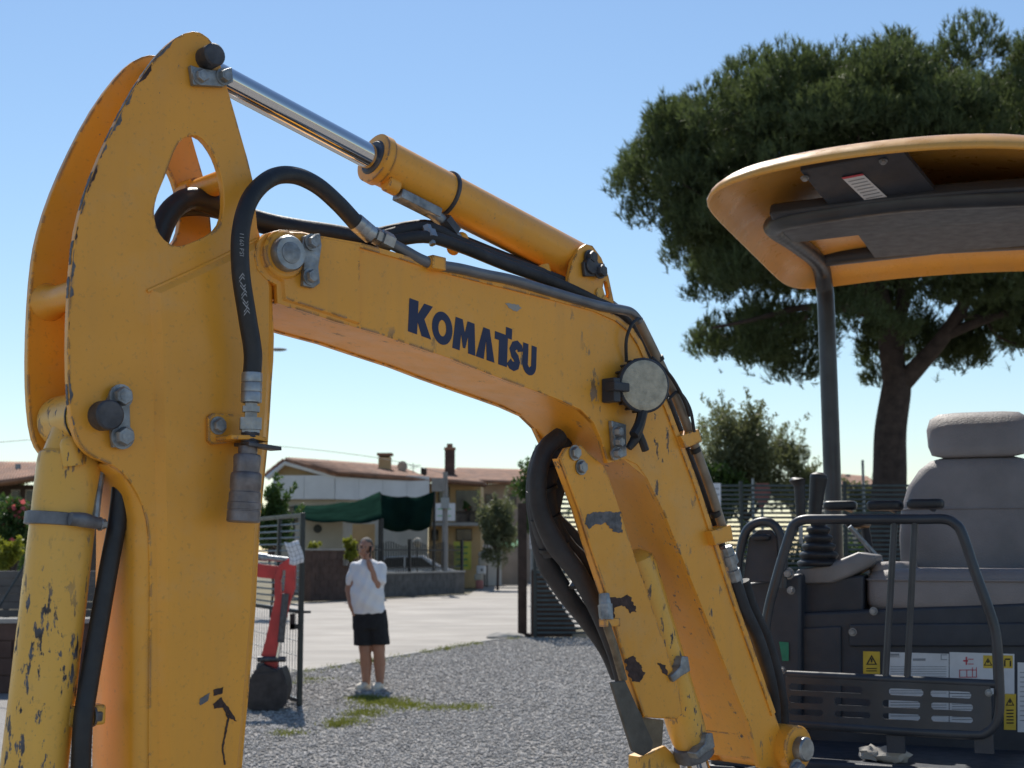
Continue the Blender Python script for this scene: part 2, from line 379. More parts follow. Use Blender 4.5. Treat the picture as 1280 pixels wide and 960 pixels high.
part('lock_plate', MB().prism(BL(pl, -.001), near * .012), 'zinc', arm, bevel=.002)
hexbolt(B(150, 496, -.012), near, .0165, .02, 'bolt', arm); hexbolt(B(152, 546, -.012), near, .0165, .02, 'bolt', arm)
# bracket carrying the auxiliary coupling
pl = [(257, 522), (262, 517), (300, 519), (300, 552), (262, 556), (257, 551)]
part('coupling_bracket', MB().prism(BL(pl, -.0115), near * .010), 'yellow', arm, bevel=.002)
part('bracket_shelf', MB().prism([Bn(262, 552, -.018), Bn(262, 552, -.075), Bn(290, 553, -.085), Bn(304, 556, -.085), Bn(304, 556, -.005), Bn(300, 553, -.005)], zv * .008), 'yellow', arm, bevel=.0015)
part('bracket_fork', MB().prism([Bn(285, 554, -.02), Bn(276, 556, -.095), Bn(315, 562, -.10), Bn(320, 561, -.05), Bn(316, 557, -.02)], zv * -.007), 'darksteel', arm, bevel=.0015)
hexbolt(B(272, 532, -.0215), near, .0125, .014, 'bolt', arm)
# weld seams and small features on the arm face
part('weld_seam', MB().tube([B(x, y, -.001) for x, y in ((184, 364), (250, 334), (322, 299))], .0035, 6), 'yellow_clean', arm)

# ---- bucket cylinder
bc = part('bucket_cylinder', MB().lathe(B(89, 561, .09), B(16, 1190, .09), [(0, .030), (.006, .046), (.014, .053), (.03, .0545), (1, .0545)], 36), 'yellow_worn', EX)
part('eye', MB().cyl(Bn(127, 520, .022), Bn(127, 520, .158), .047, 30, .004), 'yellow_worn', bc)
part('neck', MB().lathe(B(98, 528, .09), B(87, 575, .09), [(0, .04), (1, .048)], 24), 'yellow_worn', bc)
part('port_boss', MB().lathe(B(92, 582, .045), B(88, 545, .045), [(0, .020), (.75, .019), (.9, .016), (1, .008)], 18), 'yellow_worn', bc)
part('eye_seal', MB().cyl(Bn(127, 520, .040), Bn(127, 520, .036), .049, 30), 'rubber', bc)
ca = B(74, 650, .09); cax = (B(16, 1190, .09) - B(89, 561, .09)).normalized()
part('clamp_band', MB().lathe(ca - cax * .011, ca + cax * .011, [(0, .0545), (.05, .0575), (.95, .0575), (1, .0545)], 36), 'clampgrey', bc)
part('clamp_saddle', MB().tube([B(88, 648, .02), B(104, 650, .02), B(124, 655, .028)], [.011, .013, .010], 10), 'clampgrey', bc)
hexbolt(B(124, 655, .03), bv, .009, .012, 'bolt', bc)
part('grease_line', MB().tube([B(127, 590, .06), B(122, 625, .05), B(119, 660, .045)], .0065, 8), 'zinc', bc)
part('hose_lug', MB().box(B(104, 894, .06), bv * .07, nv * .03, zv * .034), 'yellow_worn', bc, bevel=.005)
hexbolt(B(114, 895, .055), bv, .014, .016, 'bolt', bc, 'clampgrey')
part('hose', MB().tube([B(150, 545, .10), B(150, 572, .07), B(152, 600, .055), B(147, 650, .05), B(136, 710, .045), B(122, 790, .04), B(110, 860, .035), B(104, 900, .03), B(101, 960, .03), B(100, 1060, .04)], .0165, 16), 'rubber', bc)
part('cylinder_rod', MB().cyl(B(16, 1190, .09), B(6, 1290, .09), .028, 20), 'chrome', bc)

# ---- bucket, below the frame
tipc = B(248, 1345, .09)
bk = MB(); prof = [(-.02, .05), (.16, .02), (.34, -.12), (.40, -.34), (.30, -.50), (.06, -.56), (-.16, -.50), (-.14, -.46), (.06, -.51), (.27, -.46), (.36, -.33), (.30, -.14), (.14, -.02), (0, .0)]
bk.prism([tipc - bv * u * .8 + zv * v * .75 - nv * .25 for u, v in prof], nv * .5)
bck = part('bucket', bk, 'yellow_worn', EX, bevel=.004)
side = [(-.02, .05), (.16, .02), (.34, -.12), (.40, -.34), (.30, -.50), (.06, -.56), (-.16, -.50)]
for k in (-.25, .235): part('side_plate', MB().prism([tipc - bv * u * .8 + zv * v * .75 + nv * k for u, v in side], nv * .015), 'yellow_worn', bck)

# ---- boom
W0, W1 = -.014, .194
boom_px = [(346, 356), (333, 349), (322, 337), (318, 320), (321, 304), (332, 292), (350, 287), (372, 288), (400, 295), (450, 304), (500, 318), (560, 337), (620, 352), (700, 372), (745, 384), (772, 396), (790, 411), (801, 428), (834, 505), (870, 600), (918, 747), (968, 890), (985, 940), (980, 962), (950, 960), (936, 905),
           (905, 828), (873, 747), (831, 643), (809, 598), (797, 581), (782, 574), (760, 579), (752, 550), (742, 528), (726, 512), (700, 500), (676, 491), (640, 478), (600, 463), (560, 447), (510, 430), (470, 416), (420, 402), (380, 389), (347, 379)]
boom = part('boom', MB().prism(BL(boom_px, W0), nv * .014), 'yellow_mid', EX, bevel=.002)
far_shift = nv * (W1 - W0 - .014)
part('side_plate', MB().prism([p + far_shift for p in BL(boom_px, W0)], nv * .014), 'yellow_mid', boom, bevel=.002)
low = [(347, 377), (380, 387), (420, 400), (470, 414), (510, 428), (560, 445), (600, 461), (640, 476), (676, 489), (700, 498), (724, 510), (744, 530), (765, 562), (800, 590), (811, 600), (833, 643), (875, 747), (907, 828), (938, 905), (952, 950)]
part('lower_web', MB().loft([[Bn(x, y, W0 + .002, W0), Bn(x + 5, y - 5, W0 + .002, W0), Bn(x + 5, y - 5, W1 - .002, W0), Bn(x, y, W1 - .002, W0)] for x, y in low]), 'yellow_mid', boom, smooth=50)
top = [(398, 295), (450, 304), (500, 318), (560, 337), (620, 352), (700, 372), (745, 384), (772, 396), (790, 411), (801, 428), (834, 505), (870, 600), (918, 747), (968, 890)]
part('upper_web', MB().loft([[Bn(x, y, W0 - .004, W0), Bn(x - 4, y + 5, W0 - .004, W0), Bn(x - 4, y + 5, W1 + .004, W0), Bn(x, y, W1 + .004, W0)] for x, y in top]), 'yellow', boom, smooth=50)
# thin doubler following the top edge and the tip
part('tip_plate', frustum([(346, 354), (333, 347), (324, 336), (320, 320), (323, 306), (333, 294), (350, 290), (372, 291), (400, 298), (444, 306), (444, 408), (420, 400), (380, 387), (348, 377)], W0 + .001, W0 - .006, .004), 'yellow', boom, smooth=20)
tp = part('pivot_pin', MB().lathe(Bn(353, 319, W1 + .03, W0), Bn(353, 319, W0 - .030, W0), [(0, .028), (.93, .028), (.935, .034), (.985, .034), (1, .031)], 30), 'steel', boom)
part('grease_cap', MB().lathe(Bn(353, 319, W0 - .029, W0), Bn(353, 319, W0 - .033, W0), [(0, .021), (.6, .02), (1, .012)], 24), 'zinc', boom)
part('pivot_boss', MB().cyl(Bn(353, 319, W0, W0), Bn(353, 319, W0 - .012, W0), .046, 32, .004), 'yellow_mid', boom)
part('lock_plate', MB().prism(BL([(372, 312), (376, 296), (396, 293), (398, 308), (394, 335), (396, 355), (388, 361), (375, 358), (376, 332)], W0 - .006), near * .012), 'zinc', boom, bevel=.002)
hexbolt(B(389, 303, W0 - .018), near, .0125, .016, 'bolt', boom); hexbolt(B(387, 346, W0 - .018), near, .0125, .016, 'bolt', boom)
# foot of the boom
part('foot_boss', MB().cyl(Bn(985, 934, W0 - .035, W0), Bn(985, 934, W1 + .035, W0), .056, 32, .004), 'yellow_mid', boom)
part('foot_pin', MB().cyl(Bn(985, 934, W0 - .06, W0), Bn(985, 934, W1 + .06, W0), .030, 24, .004), 'steel', boom)
part('foot_plate', MB().prism([Bn(946, 917, W0 + .004, W0), Bn(960, 950, W0 + .004, W0), Bn(960, 950, W1 - .004, W0), Bn(946, 917, W1 - .004, W0)], bv * -.012 + zv * -.004), 'yellow_mid', boom, bevel=.002)
hexbolt(B(994, 962, W0 - .05), near, .02, .02, 'bolt', boom)

# ---- KOMATSU lettering on the boom side
o0 = B(509.8, 414, W0 - .0002); ox = B(669.6, 471.2, W0 - .0002); oy = B(511.8, 372.5, W0 - .0002)
eX = ox - o0; eY = oy - o0
def arc(cx, cy, rx, ry, a0, a1, n=14): return [(cx + rx * math.cos(R(a0 + (a1 - a0) * i / n)), cy + ry * math.sin(R(a0 + (a1 - a0) * i / n))) for i in range(n + 1)]
def stroke(c, h, asp=6.0):
    P = [Vector((x * asp, y)) for x, y in c]; Lf, Rt = [], []
    for i, p in enumerate(P):
        d = (P[min(i + 1, len(P) - 1)] - P[max(i - 1, 0)]).normalized(); q = Vector((-d.y, d.x)) * h
        Lf.append(((p + q).x / asp, (p + q).y)); Rt.append(((p - q).x / asp, (p - q).y))
    return Lf + Rt[::-1]
LET = [
    ([(0, 0), (0, 1), (.066, 1), (.066, .62), (.108, 1), (.172, 1), (.114, .53), (.170, 0), (.100, 0), (.066, .38), (.066, 0)], None),
    (arc(.249, .46, .077, .50, 0, 360, 30)[:-1], arc(.249, .46, .030, .25, 0, 360, 24)[:-1]),
    ([(.330, -.02), (.346, .96), (.400, .96), (.420, .56), (.438, .96), (.492, .96), (.508, -.02), (.452, -.02), (.446, .50), (.428, .10), (.410, .10), (.392, .50), (.386, -.02)], None),
    ([(.512, -.02), (.562, .96), (.612, .96), (.660, -.02), (.598, -.02), (.587, .60), (.574, -.02)], None),
    ([(.655, .74), (.655, .98), (.742, .98), (.742, 1.24), (.792, 1.24), (.792, .90), (.760, .90), (.760, -.02), (.690, -.02), (.690, .74)], None),
    (stroke([(.866, .62), (.860, .74), (.838, .80), (.814, .74), (.800, .60), (.812, .46), (.832, .38), (.842, .26), (.836, .14), (.816, .08), (.792, .10), (.774, .20)], .145), None),
    ([(.886, .96), (.886, .34)] + arc(.943, .32, .057, .34, 180, 360, 14) + [(1.0, .96), (.958, .96), (.958, .30), (.943, .22), (.930, .30), (.930, .96)], None)]
lg = None
for q, (out_, hl) in enumerate(LET):
    f3 = lambda ps: [o0 + eX * x + eY * y for x, y in ps]
    o = part('letter', MB().prism(f3(out_), near * .0006, [f3(hl)] if hl else []), 'blue', boom, flat=True)

# ---- arm cylinder on top of the boom
WC = .088
g0, g1 = B(484, 206, WC), B(736, 337, WC)
ac = part('arm_cylinder', MB().lathe(g0, g1, [(-.062, .048), (-.06, .0535), (-.028, .0540), (-.027, .0505), (.0, .0495), (.93, .0495), (.955, .046), (.975, .034), (1, .030)], 40), 'yellow', EX)
ad = (g1 - g0).normalized()
gL = (g1 - g0).length * .062
part('gland', MB().lathe(g0 - ad * (gL + .004), g0 - ad * (gL - .004), [(0, .034), (.4, .038), (1, .038)], 30), 'darksteel', ac)
part('rod', MB().cyl(B(266, 92, WC), B(475, 203, WC), .0265, 30), 'chrome', ac)
part('rod_eye', MB().cyl(Bn(257, 74, .03), Bn(257, 74, .15), .042, 28, .004), 'yellow_worn', ac)
cs = g0 + ad * .16
part('band_clamp', MB().lathe(cs - ad * .005, cs + ad * .005, [(0, .050), (.2, .0545), (.8, .0545), (1, .050)], 36), 'darksteel', ac)
part('gland_lug', MB().cyl(g0 - ad * .02 - zv * .05 - nv * .02, g0 + ad * .012 - zv * .05 - nv * .02, .018, 16, .003), 'yellow', ac)
part('port_block', MB().box(g0 + ad * .068 - zv * .062 - nv * .02, ad * .11, nv * .034, ad.cross(nv).normalized() * .022), 'zinc', ac, bevel=.003)
part('elbow', MB().tube([g0 + ad * .10 - zv * .062 - nv * .02, g0 + ad * .145 - zv * .078 - nv * .025, g0 + ad * .175 - zv * .10 - nv * .03], [.014, .013, .012], 12), 'zinc', ac)
part('nut', MB().lathe(g0 + ad * .135 - zv * .070 - nv * .03, g0 + ad * .165 - zv * .088 - nv * .03, [(0, .017), (1, .017)], 6), 'darksteel', ac)
part('fitting', MB().lathe(B(533, 283, .03), B(541, 306, .01), [(0, .010), (.3, .010), (.31, .016), (.7, .016), (.71, .008), (1, .007)], 6), 'steel', ac)
part('lower_port', MB().cyl(B(578, 297, .07), B(566, 312, .05), .014, 14), 'yellow', ac)
part('lower_port', MB().cyl(B(678, 333, .06), B(684, 352, .05), .016, 14), 'yellow', ac)
# base clevis on the boom
br = [(700, 372), (710, 352), (716, 326), (724, 311), (733, 305), (741, 307), (752, 322), (761, 345), (768, 378), (771, 396), (745, 384)]
hl = [(755, 352), (759, 352), (762, 366), (761, 374), (757, 370), (754, 360)]
ck = part('clevis', MB().prism(BL(br, .028), nv * .014, [BL(hl, .028)]), 'yellow', boom, bevel=.002)
part('clevis', MB().prism([p + nv * .107 for p in BL(br, .028)], nv * .014, [[p + nv * .107 for p in BL(hl, .028)]]), 'yellow', boom, bevel=.002)
part('clevis_pin', MB().cyl(Bn(735, 333, .17, .028), Bn(735, 333, .010, .028), .020, 20, .002), 'darksteel', boom)
part('lock_plate', MB().prism(BL([(726, 328), (752, 330), (756, 346), (728, 346)], .026), near * .010), 'darksteel', boom, bevel=.002)
hexbolt(B(737, 322, .024), near, .014, .016, 'bolt', boom, 'darksteel'); hexbolt(B(749, 339, .016), near, .014, .016, 'bolt', boom, 'darksteel')
part('inspection_cap', MB().cyl(Bn(749, 367, .028, .028), Bn(749, 367, .024, .028), .013, 18), 'yellow_worn', boom)

# ---- auxiliary hose looping over the arm, steel line along the boom
WH = -.066
hp = [(315, 470, -.068), (316, 440, -.068), (309, 395, -.068), (301, 340, -.068), (301, 290, -.066), (313, 248, -.06), (338, 223, -.05), (366, 219, -.04), (395, 231, -.03), (422, 254, -.02), (447, 281, -.012)]
hz = part('auxiliary_hose', MB().tube([B(*p) for p in hp], .0165, 20, 8), 'rubber', EX)
def hose_ferrule(p0, p1, r, name, parent, mat='steel'): return part(name, MB().lathe(p0, p1, [(0, r * .96), (.04, r), (.3, r), (.32, r * .94), (.36, r), (.62, r), (.64, r * .94), (.68, r), (.97, r), (1, r * .8)], 20), mat, parent)
hose_ferrule(B(315, 466, -.068), B(314, 504, -.068), .0185, 'ferrule', hz)
part('hex_fitting', MB().lathe(B(314, 503, -.068), B(313, 541, -.068), [(0, .012), (.12, .012), (.13, .017), (.32, .017), (.33, .012), (.5, .012), (.51, .0215), (.9, .0215), (.91, .018), (1, .018)], 6), 'steel', hz, smooth=20)
part('threads', MB().lathe(B(313, 540, -.068), B(312, 556, -.068), [(k / 8, .017 if k % 2 else .0155) for k in range(9)], 18), 'darksteel', hz)
part('coupling', MB().lathe(B(310, 558, -.068), B(304, 653, -.068), [(0, .017), (.10, .017), (.11, .0225), (.14, .0245), (.26, .0235), (.34, .0235), (.36, .0265), (.38, .0275), (.55, .0275), (.57, .0262), (.60, .0262), (.61, .028), (.74, .028), (.75, .0295), (.83, .0295), (.835, .0285), (.85, .0285), (.855, .0295), (.985, .0295), (1, .027)], 28), simple('coupling_steel', (.20, .18, .185), .45, .55, .4, 40, .2), hz)
hose_ferrule(B(444, 277, -.013), B(464, 294, -.008), .0185, 'ferrule', hz)
part('hex_fitting', MB().lathe(B(462, 291, -.008), B(488, 304, -.006), [(0, .013), (.2, .013), (.21, .0175), (.42, .0175), (.43, .014), (.5, .014), (.51, .0195), (1, .0195)], 6), 'steel', hz, smooth=20)
ln = [(484, 302, -.006), (505, 313, -.010), (525, 324, -.016), (545, 331, -.02), (575, 336, -.02), (605, 343, -.02), (640, 350, -.02), (680, 362, -.02), (720, 374, -.02), (752, 383, -.02), (776, 387, -.02), (789, 391, -.018), (799, 402, -.015), (812, 428, -.012), (828, 461, -.01), (843, 492, -.01), (857, 527, -.01), (873, 570, -.01), (888, 612, -.01), (902, 655, -.01), (908, 672, -.01)]
part('steel_line', MB().tube([B(*p) for p in ln[:13]], .0115, 16, 6), 'pipe', hz)
part('steel_line', MB().tube([B(*p) for p in ln[12:]], .0115, 16, 6), simple('tan_pipe', (.26, .21, .16), .5, .2, .3, 20), hz)
# chevrons and print on the hose
ex_ = (B(309, 395, -.068) - B(301, 340, -.068)).normalized()
for k in range(5):
    yc = 346 + k * 10.5; xc = 302.5 + (yc - 340) * .145; s_ = -1 if k % 2 else 1
    for dd in (0, 4):
        pts = [(xc - 4.5, yc + dd + 3 * s_), (xc, yc + dd - 3 * s_), (xc + 4.5, yc + dd + 3 * s_), (xc + 4.5, yc + dd + 3 * s_ - 2), (xc, yc + dd - 3 * s_ - 2), (xc - 4.5, yc + dd + 3 * s_ - 2)]
        part('chevron', MB().add([B(x, y, -.068 - math.sqrt(max(1e-6, .0168 ** 2 - (rB(x, y, abs(x - xc))) ** 2))) for x, y in pts], [[0, 1, 4, 5], [1, 2, 3, 4]]), 'hoseprint', hz)
tv = (B(300.5, 322, -.083) - B(300.5, 292, -.083)).normalized()
text_on('1160 PSI', .0125, B(299.5, 290, -.0835), tv, bv, .0005, 'hoseprint', hz)
# pipe clamp on the boom
part('pipe_clamp', MB().prism(BL([(541, 318), (558, 322), (558, 338), (541, 335)], -.036), nv * .03), 'yellow', hz, bevel=.002)
part('pipe_clamp', MB().prism(BL([(851, 545), (874, 536), (878, 552), (858, 560)], -.03), nv * .05), 'yellow', hz, bevel=.002)
part('pipe_clamp', MB().prism(BL([(889, 664), (914, 656), (917, 675), (895, 682)], -.035), nv * .05), 'yellow', hz, bevel=.002)
for x, y in ((868, 560), (893, 640), (822, 446)): part('cable_tie', MB().lathe(B(x, y, -.01), B(x + 2, y + 5, -.01), [(0, .0135), (1, .0135)], 16), 'black', hz)
part('hex_fitting', MB().lathe(B(907, 684, -.012), B(921, 730, -.012), [(0, .016), (.2, .018), (.21, .021), (.45, .021), (.46, .014), (.6, .014), (.61, .018), (1, .017)], 8), 'zinc', hz, smooth=20)
for k, (dx, dw) in enumerate(((0, -.012), (10, .03), (-2, .05))):
    part('lower_hose', MB().tube([B(919 + dx, 726, dw), B(930 + dx, 760, dw), B(948 + dx, 800, dw + .01), B(962 + dx, 850, dw + .02), B(968 + dx, 900, dw + .04), B(962 + dx, 985, dw + .06)], .0165, 12), 'rubber_dull', hz)
# black service hoses: through the arm and over the boom top under the cylinder
sh = part('service_hose', MB().tube([B(150, 545, .08), B(168, 420, .09), B(190, 325, .09), B(208, 272, .09), B(232, 250, .09), B(258, 252, .09), B(295, 268, .085), B(335, 280, .075), B(372, 287, .07), B(420, 294, .08), B(480, 306, .09)], .0215, 16), 'rubber', EX)
part('hose_run', MB().tube([B(196, 300, .13), B(206, 278, .13), B(225, 262, .13), B(262, 262, .13), B(310, 276, .12), B(380, 290, .11), B(470, 305, .11)], .015, 12), 'rubber', sh)
for k, (w_, dy) in enumerate(((.02, 0), (.05, -5), (.10, -8), (.14, -5))):
    part('hose_run', MB().tube([B(470 - 12 * k, 306 + dy, w_ + .03), B(530, 290 + dy + 6 * (k == 0), w_), B(575, 308 + dy, w_), B(630, 330 + dy, w_), B(690, 352 + dy, w_), B(742, 376 + dy, w_ + .01), B(785, 402, w_ + .01), B(820, 470, w_ + .01), B(850, 545, w_ + .01), B(880, 625, w_), B(912, 715, w_), B(948, 810, w_), B(962, 900, w_)], .0135, 10), 'rubber_dull', sh)

# ---- work lamp on the knee
lc = B(803, 482, -.06); la = Vector((.34, -.93, -.06)).normalized()
wl = part('work_lamp', MB().lathe(lc + la * -.035, lc + la * .012, [(0, .03), (.25, .052), (.4, .060), (.9, .0635), (.93, .0635), (1, .060)], 40), 'slate', EX)
part('lens', MB().lathe(lc + la * .0122, lc + la * .0145, [(0, .0575), (.6, .056), (1, .045)], 40), 'lens', wl)
for k in range(20):
    q = 2 * math.pi * k / 20; a_ = la.orthogonal().normalized(); c_ = la.cross(a_)
    dq = a_ * math.cos(q) + c_ * math.sin(q)
    part('cooling_fin', MB().box(lc - la * .016 + dq * .0595, la * .022, dq * .008, la.cross(dq) * .004), 'slate', wl)
part('lamp_bracket', MB().box(B(764, 488, -.035), bv * .022, nv * .04, zv * .055), 'slate', wl, bevel=.003)
part('bracket_ear', MB().box(B(772, 484, -.05), bv * .05, nv * .03, zv * .02), 'slate', wl, bevel=.003)
part('lamp_foot', MB().tube([lc - zv * .06, lc - zv * .09 - bv * .012, lc - zv * .115 - bv * .03], .012, 8), 'rubber', wl)
part('cable', MB().tube([B(783, 452, -.02), B(783, 425, -.03), B(790, 405, -.035), B(800, 398, -.03)], .004, 8), 'rubber', wl)
part('cable', MB().tube([B(835, 500, -.02), B(848, 490, -.03), B(862, 510, -.03), B(868, 540, -.03)], .004, 8), 'rubber', wl)
part('cable', MB().tube([B(815, 447, -.03), B(838, 470, -.035), B(855, 500, -.035), B(862, 520, -.03)], .0045, 8), 'rubber', wl)
part('cable_bunch', MB().tube([lc - zv * .07, B(800, 530, -.05), B(794, 548, -.045), B(786, 560, -.04)], [.010, .012, .012, .008], 10), 'rubber', wl)
part('cable_tail', MB().tube([B(797, 538, -.045), B(803, 552, -.05), B(807, 563, -.05)], .009, 8), 'rubber', wl)
pb = part('pin_block', MB().prism(BL([(760, 526), (778, 531), (779, 570), (764, 576)], W0 - .001), near * .012), 'zinc', boom, bevel=.002)
for x, y in ((769, 540), (770, 553), (768, 567)): hexbolt(B(x, y, W0 - .012), near, .011, .02, 'bolt', boom, 'zinc')

# ---- lift cylinder with guard plate
WL0 = .06
lx0, lx1 = B(792, 690, WL0), B(864, 930, WL0)
lcyl = part('lift_cylinder', MB().lathe(lx0, lx1, [(0, .02), (.03, .040), (.08, .045), (.9, .046), (.97, .044), (1, .040)], 36), 'yellow_worn', EX)
gp = [(700, 573), (707, 560), (727, 556), (741, 570), (757, 584), (766, 609), (797, 705), (815, 757), (849, 859), (853, 892), (846, 899), (806, 897), (792, 856), (773, 797), (758, 741), (738, 682), (724, 637)]
gd = part('cylinder_guard', MB().prism(BL(gp, .005), nv * .012), 'yellow_mid', EX, bevel=.003)
part('guard_return', MB().loft([[Bn(x, y, .008, .005), Bn(x + 4, y, .008, .005), Bn(x + 4, y, .03, .005), Bn(x, y, .03, .005)] for x, y in gp[11:] + gp[:1]]), 'yellow_mid', gd)
hexbolt(B(718, 566, .004), near, .0135, .012, 'bolt', gd, 'steel'); hexbolt(B(726, 584, .004), near, .0135, .012, 'bolt', gd, 'steel')
for (x, y, w_, ang) in ((853, 833, -.005, .4), (884, 929, .0, .3)):
    c = B(x, y, w_)
    part('clip', MB().prism([c + bv * u + zv * v for u, v in ((-.042, -.02), (-.006, .0), (.0, .024), (.022, .022), (.03, -.012), (.0, -.022), (-.03, -.035))], nv * .03), 'zinc', lcyl, bevel=.003)
lad = (lx1 - lx0).normalized()
part('clamp_band', MB().lathe(lx1 - lad * .004, lx1 + lad * .035, [(0, .042), (.06, .049), (.9, .049), (1, .044)], 36), 'clampgrey', lcyl)
part('piston_rod', MB().cyl(lx1, lx1 + lad * .22, .028, 20), 'chrome', lcyl)
part('guard_channel', MB().prism(BL([(764, 853), (782, 851), (803, 897), (817, 928), (815, 938), (804, 945), (791, 939)], -.012), nv * .008), simple('weathered_plate', (.12, .11, .095), .6, .3, .45, 14, .2), gd, bevel=.002)
part('guard_channel', MB().prism([p + bv * .0 for p in BL([(785, 868), (806, 897), (830, 900), (828, 932), (808, 940)], .012)], nv * .01), simple('rust_stained_steel', (.22, .17, .11), .7, .2, .4, 18, .2), gd, bevel=.002)
part('grease_line', MB().tube([B(757, 745, .02), B(757, 775, .0), B(768, 810, .0), B(779, 850, .0)], .010, 10), simple('rusty_pipe', (.20, .16, .11), .6, .4, .5, 40), gd)
part('hex_fitting', MB().lathe(B(755, 742, .01), B(758, 775, .0), [(0, .012), (.4, .014), (.41, .017), (1, .016)], 6), 'zinc', gd, smooth=20)
part('pipe_tab', MB().box(B(762, 778, .0), bv * .05, nv * .02, zv * .018), 'yellow_mid', gd, bevel=.002)
# paint scars: bare patches with their own outline, thin flakes of missing paint
def scar(pts, w_, mat, parent): return part('paint_scar', MB().prism(BL(pts, w_), near * .0006), mat, parent, flat=True)
def rough(pts, k=1.6):
    out = []
    for i in range(len(pts)):
        a, b_ = Vector(pts[i]), Vector(pts[(i + 1) % len(pts)]); n = max(3, int((b_ - a).length / 1.6))
        for j in range(n): q = a.lerp(b_, j / n); f_ = math.sin(q.x * .9 + q.y * .5) * .5 + math.sin(q.x * .37 - q.y * .8) * .6; out.append((q.x + random.uniform(-k, k) * .45 + f_ * k * .7, q.y + random.uniform(-k, k) * .45 - f_ * k * .5))
    return out
MAT['scar_brown'] = simple('scar_brown', (.06, .035, .03), .75, .1, .5, 60, .4); MAT['scar_grey'] = simple('scar_grey', (.14, .14, .15), .7, .2, .5, 60, .4)
scar(rough([(733, 644), (745, 640), (775, 640), (778, 666), (768, 664), (756, 654), (744, 656), (736, 662), (732, 655)]), .0045, 'scar_grey', gd)
scar(rough([(762, 746), (777, 748), (784, 742), (791, 752), (796, 764), (788, 766), (778, 756), (768, 760), (768, 772), (762, 770)]), .0045, 'scar_brown', gd)
scar(rough([(781, 824), (792, 820), (800, 830), (806, 842), (800, 854), (790, 852), (784, 840)]), .0045, 'scar_brown', gd)
scar(rough([(822, 828), (832, 832), (835, 845), (828, 840)], 1), .0045, 'scar_brown', gd)
scar(rough([(249, 874), (262, 866), (260, 876), (250, 882)], .6), -.0125, 'scar_grey', arm)
scar(rough([(267, 862), (279, 859), (278, 867), (267, 870)], .6), -.0125, 'scar_brown', arm)
scar(rough([(266, 880), (276, 872), (288, 888), (296, 902), (288, 898), (280, 884), (268, 886)], .8), -.0125, 'scar_brown', arm)
scar(rough([(276, 876), (280, 884), (287, 897), (284, 910), (279, 935), (282, 956), (280, 956), (277, 935), (282, 908), (284, 898)], .5), -.0125, 'scar_brown', arm)
scar(rough([(632, 379), (648, 381), (652, 385), (645, 390), (636, 385)], 1), W0 - .0005, 'concrete', boom)

# ---- hose bundle hanging under the knee
hb = None
runs = [((700, 545), (682, 562), (672, 600), (676, 640), (694, 680), (722, 716), (748, 765), (768, 815), (778, 850)),
        ((706, 552), (692, 575), (684, 612), (690, 650), (706, 682), (730, 706), (752, 745), (766, 790), (775, 830)),
        ((696, 548), (676, 570), (668, 612), (672, 655), (682, 700), (706, 740), (735, 778), (758, 812), (772, 845)),
        ((712, 556), (704, 585), (690, 640), (708, 665), (738, 700), (752, 730), (758, 760), (764, 790), (770, 820))]
for k, r_ in enumerate(runs):
    mb = MB().tube([B(x, y, .085 + .03 * k) for x, y in r_], [.021] * 4 + [.024, .022, .02, .019, .018], 12, 5)
    if hb is None: hb = part('hose_bundle', mb, 'rubber_dull', EX)
    else: part('hose_run', mb, 'rubber_dull', hb)
part('spiral_wrap', MB().tube([B(686, 565, .12), B(677, 590, .12), B(677, 620, .12), B(682, 655, .12), B(694, 690, .12)], .034, 12), 'rubber_dull', hb)
for (x, y) in ((680, 585), (677, 612), (682, 648), (692, 684), (726, 728)):
    part('cable_tie', MB().lathe(B(x, y - 2, .11), B(x + 1, y + 2, .11), [(0, .036), (1, .036)], 16), 'black', hb)

# worn front edges of the two ear plates: irregular bare strips along the outline
lo_ = [q for q in ups if q[0] < 245 and q[1] < 560]; lo_.sort(key=lambda q: q[1])
def edge_scar(y0, y1, wmax, w_, shift=None):
    pts = []; y = y0; xs = lambda yy: float(np.interp(yy, [q[1] for q in lo_], [q[0] for q in lo_]))
    ys = list(np.arange(y0, y1, 2.6)) + [y1]; inner = []; ph = random.random() * 9
    for k, yy in enumerate(ys):
        t_ = k / (len(ys) - 1); ww = wmax * min(1, 5 * t_, 5 * (1 - t_)) * (.45 + .35 * math.sin(yy * .21 + ph) + random.uniform(-.25, .3)); slope = (xs(yy + 1) - xs(yy - 1)) / 2; nn = 1 / math.sqrt(1 + slope * slope)
        pts.append((xs(yy) + .35, yy)); inner.append((xs(yy) + .4 + max(.5, ww) * nn, yy + max(.5, ww) * (-slope) * nn))
    loop = pts + inner[::-1]; P = BL(loop, 0.0)
    if shift: P = [p + shift for p in P]
    return part('paint_scar', MB().prism([p + near * .0003 for p in P], near * .0005), random.choice(('scar_grey', 'scar_brown', 'scar_grey')), arm, flat=True)
for y0, y1, wm in ((44, 78, 5), (80, 106, 6.5), (112, 131, 4), (138, 172, 6), (180, 198, 4.5), (206, 241, 4.5), (250, 268, 3.5), (283, 300, 4), (312, 352, 4.5), (358, 372, 5), (402, 412, 3), (468, 505, 4.5), (520, 532, 4)):
    edge_scar(y0, y1, wm, 0.0)
# bare strips on the plate's front edge itself
for y0, y1 in ((60, 96), (100, 150), (158, 176), (214, 262), (300, 330), (345, 372), (480, 506)):
    xs = lambda yy: float(np.interp(yy, [q[1] for q in lo_], [q[0] for q in lo_])); ys = np.linspace(y0, y1, 12)
    a_ = [Bn(xs(yy) - .6, yy, .002 + .004 * random.random()) for yy in ys]; b2_ = [Bn(xs(yy) - .6, yy, .014 - .004 * random.random()) for yy in ys]
    part('paint_scar', MB().loft([a_, b2_], cap=False, closed=False), 'scar_grey', arm, flat=True)

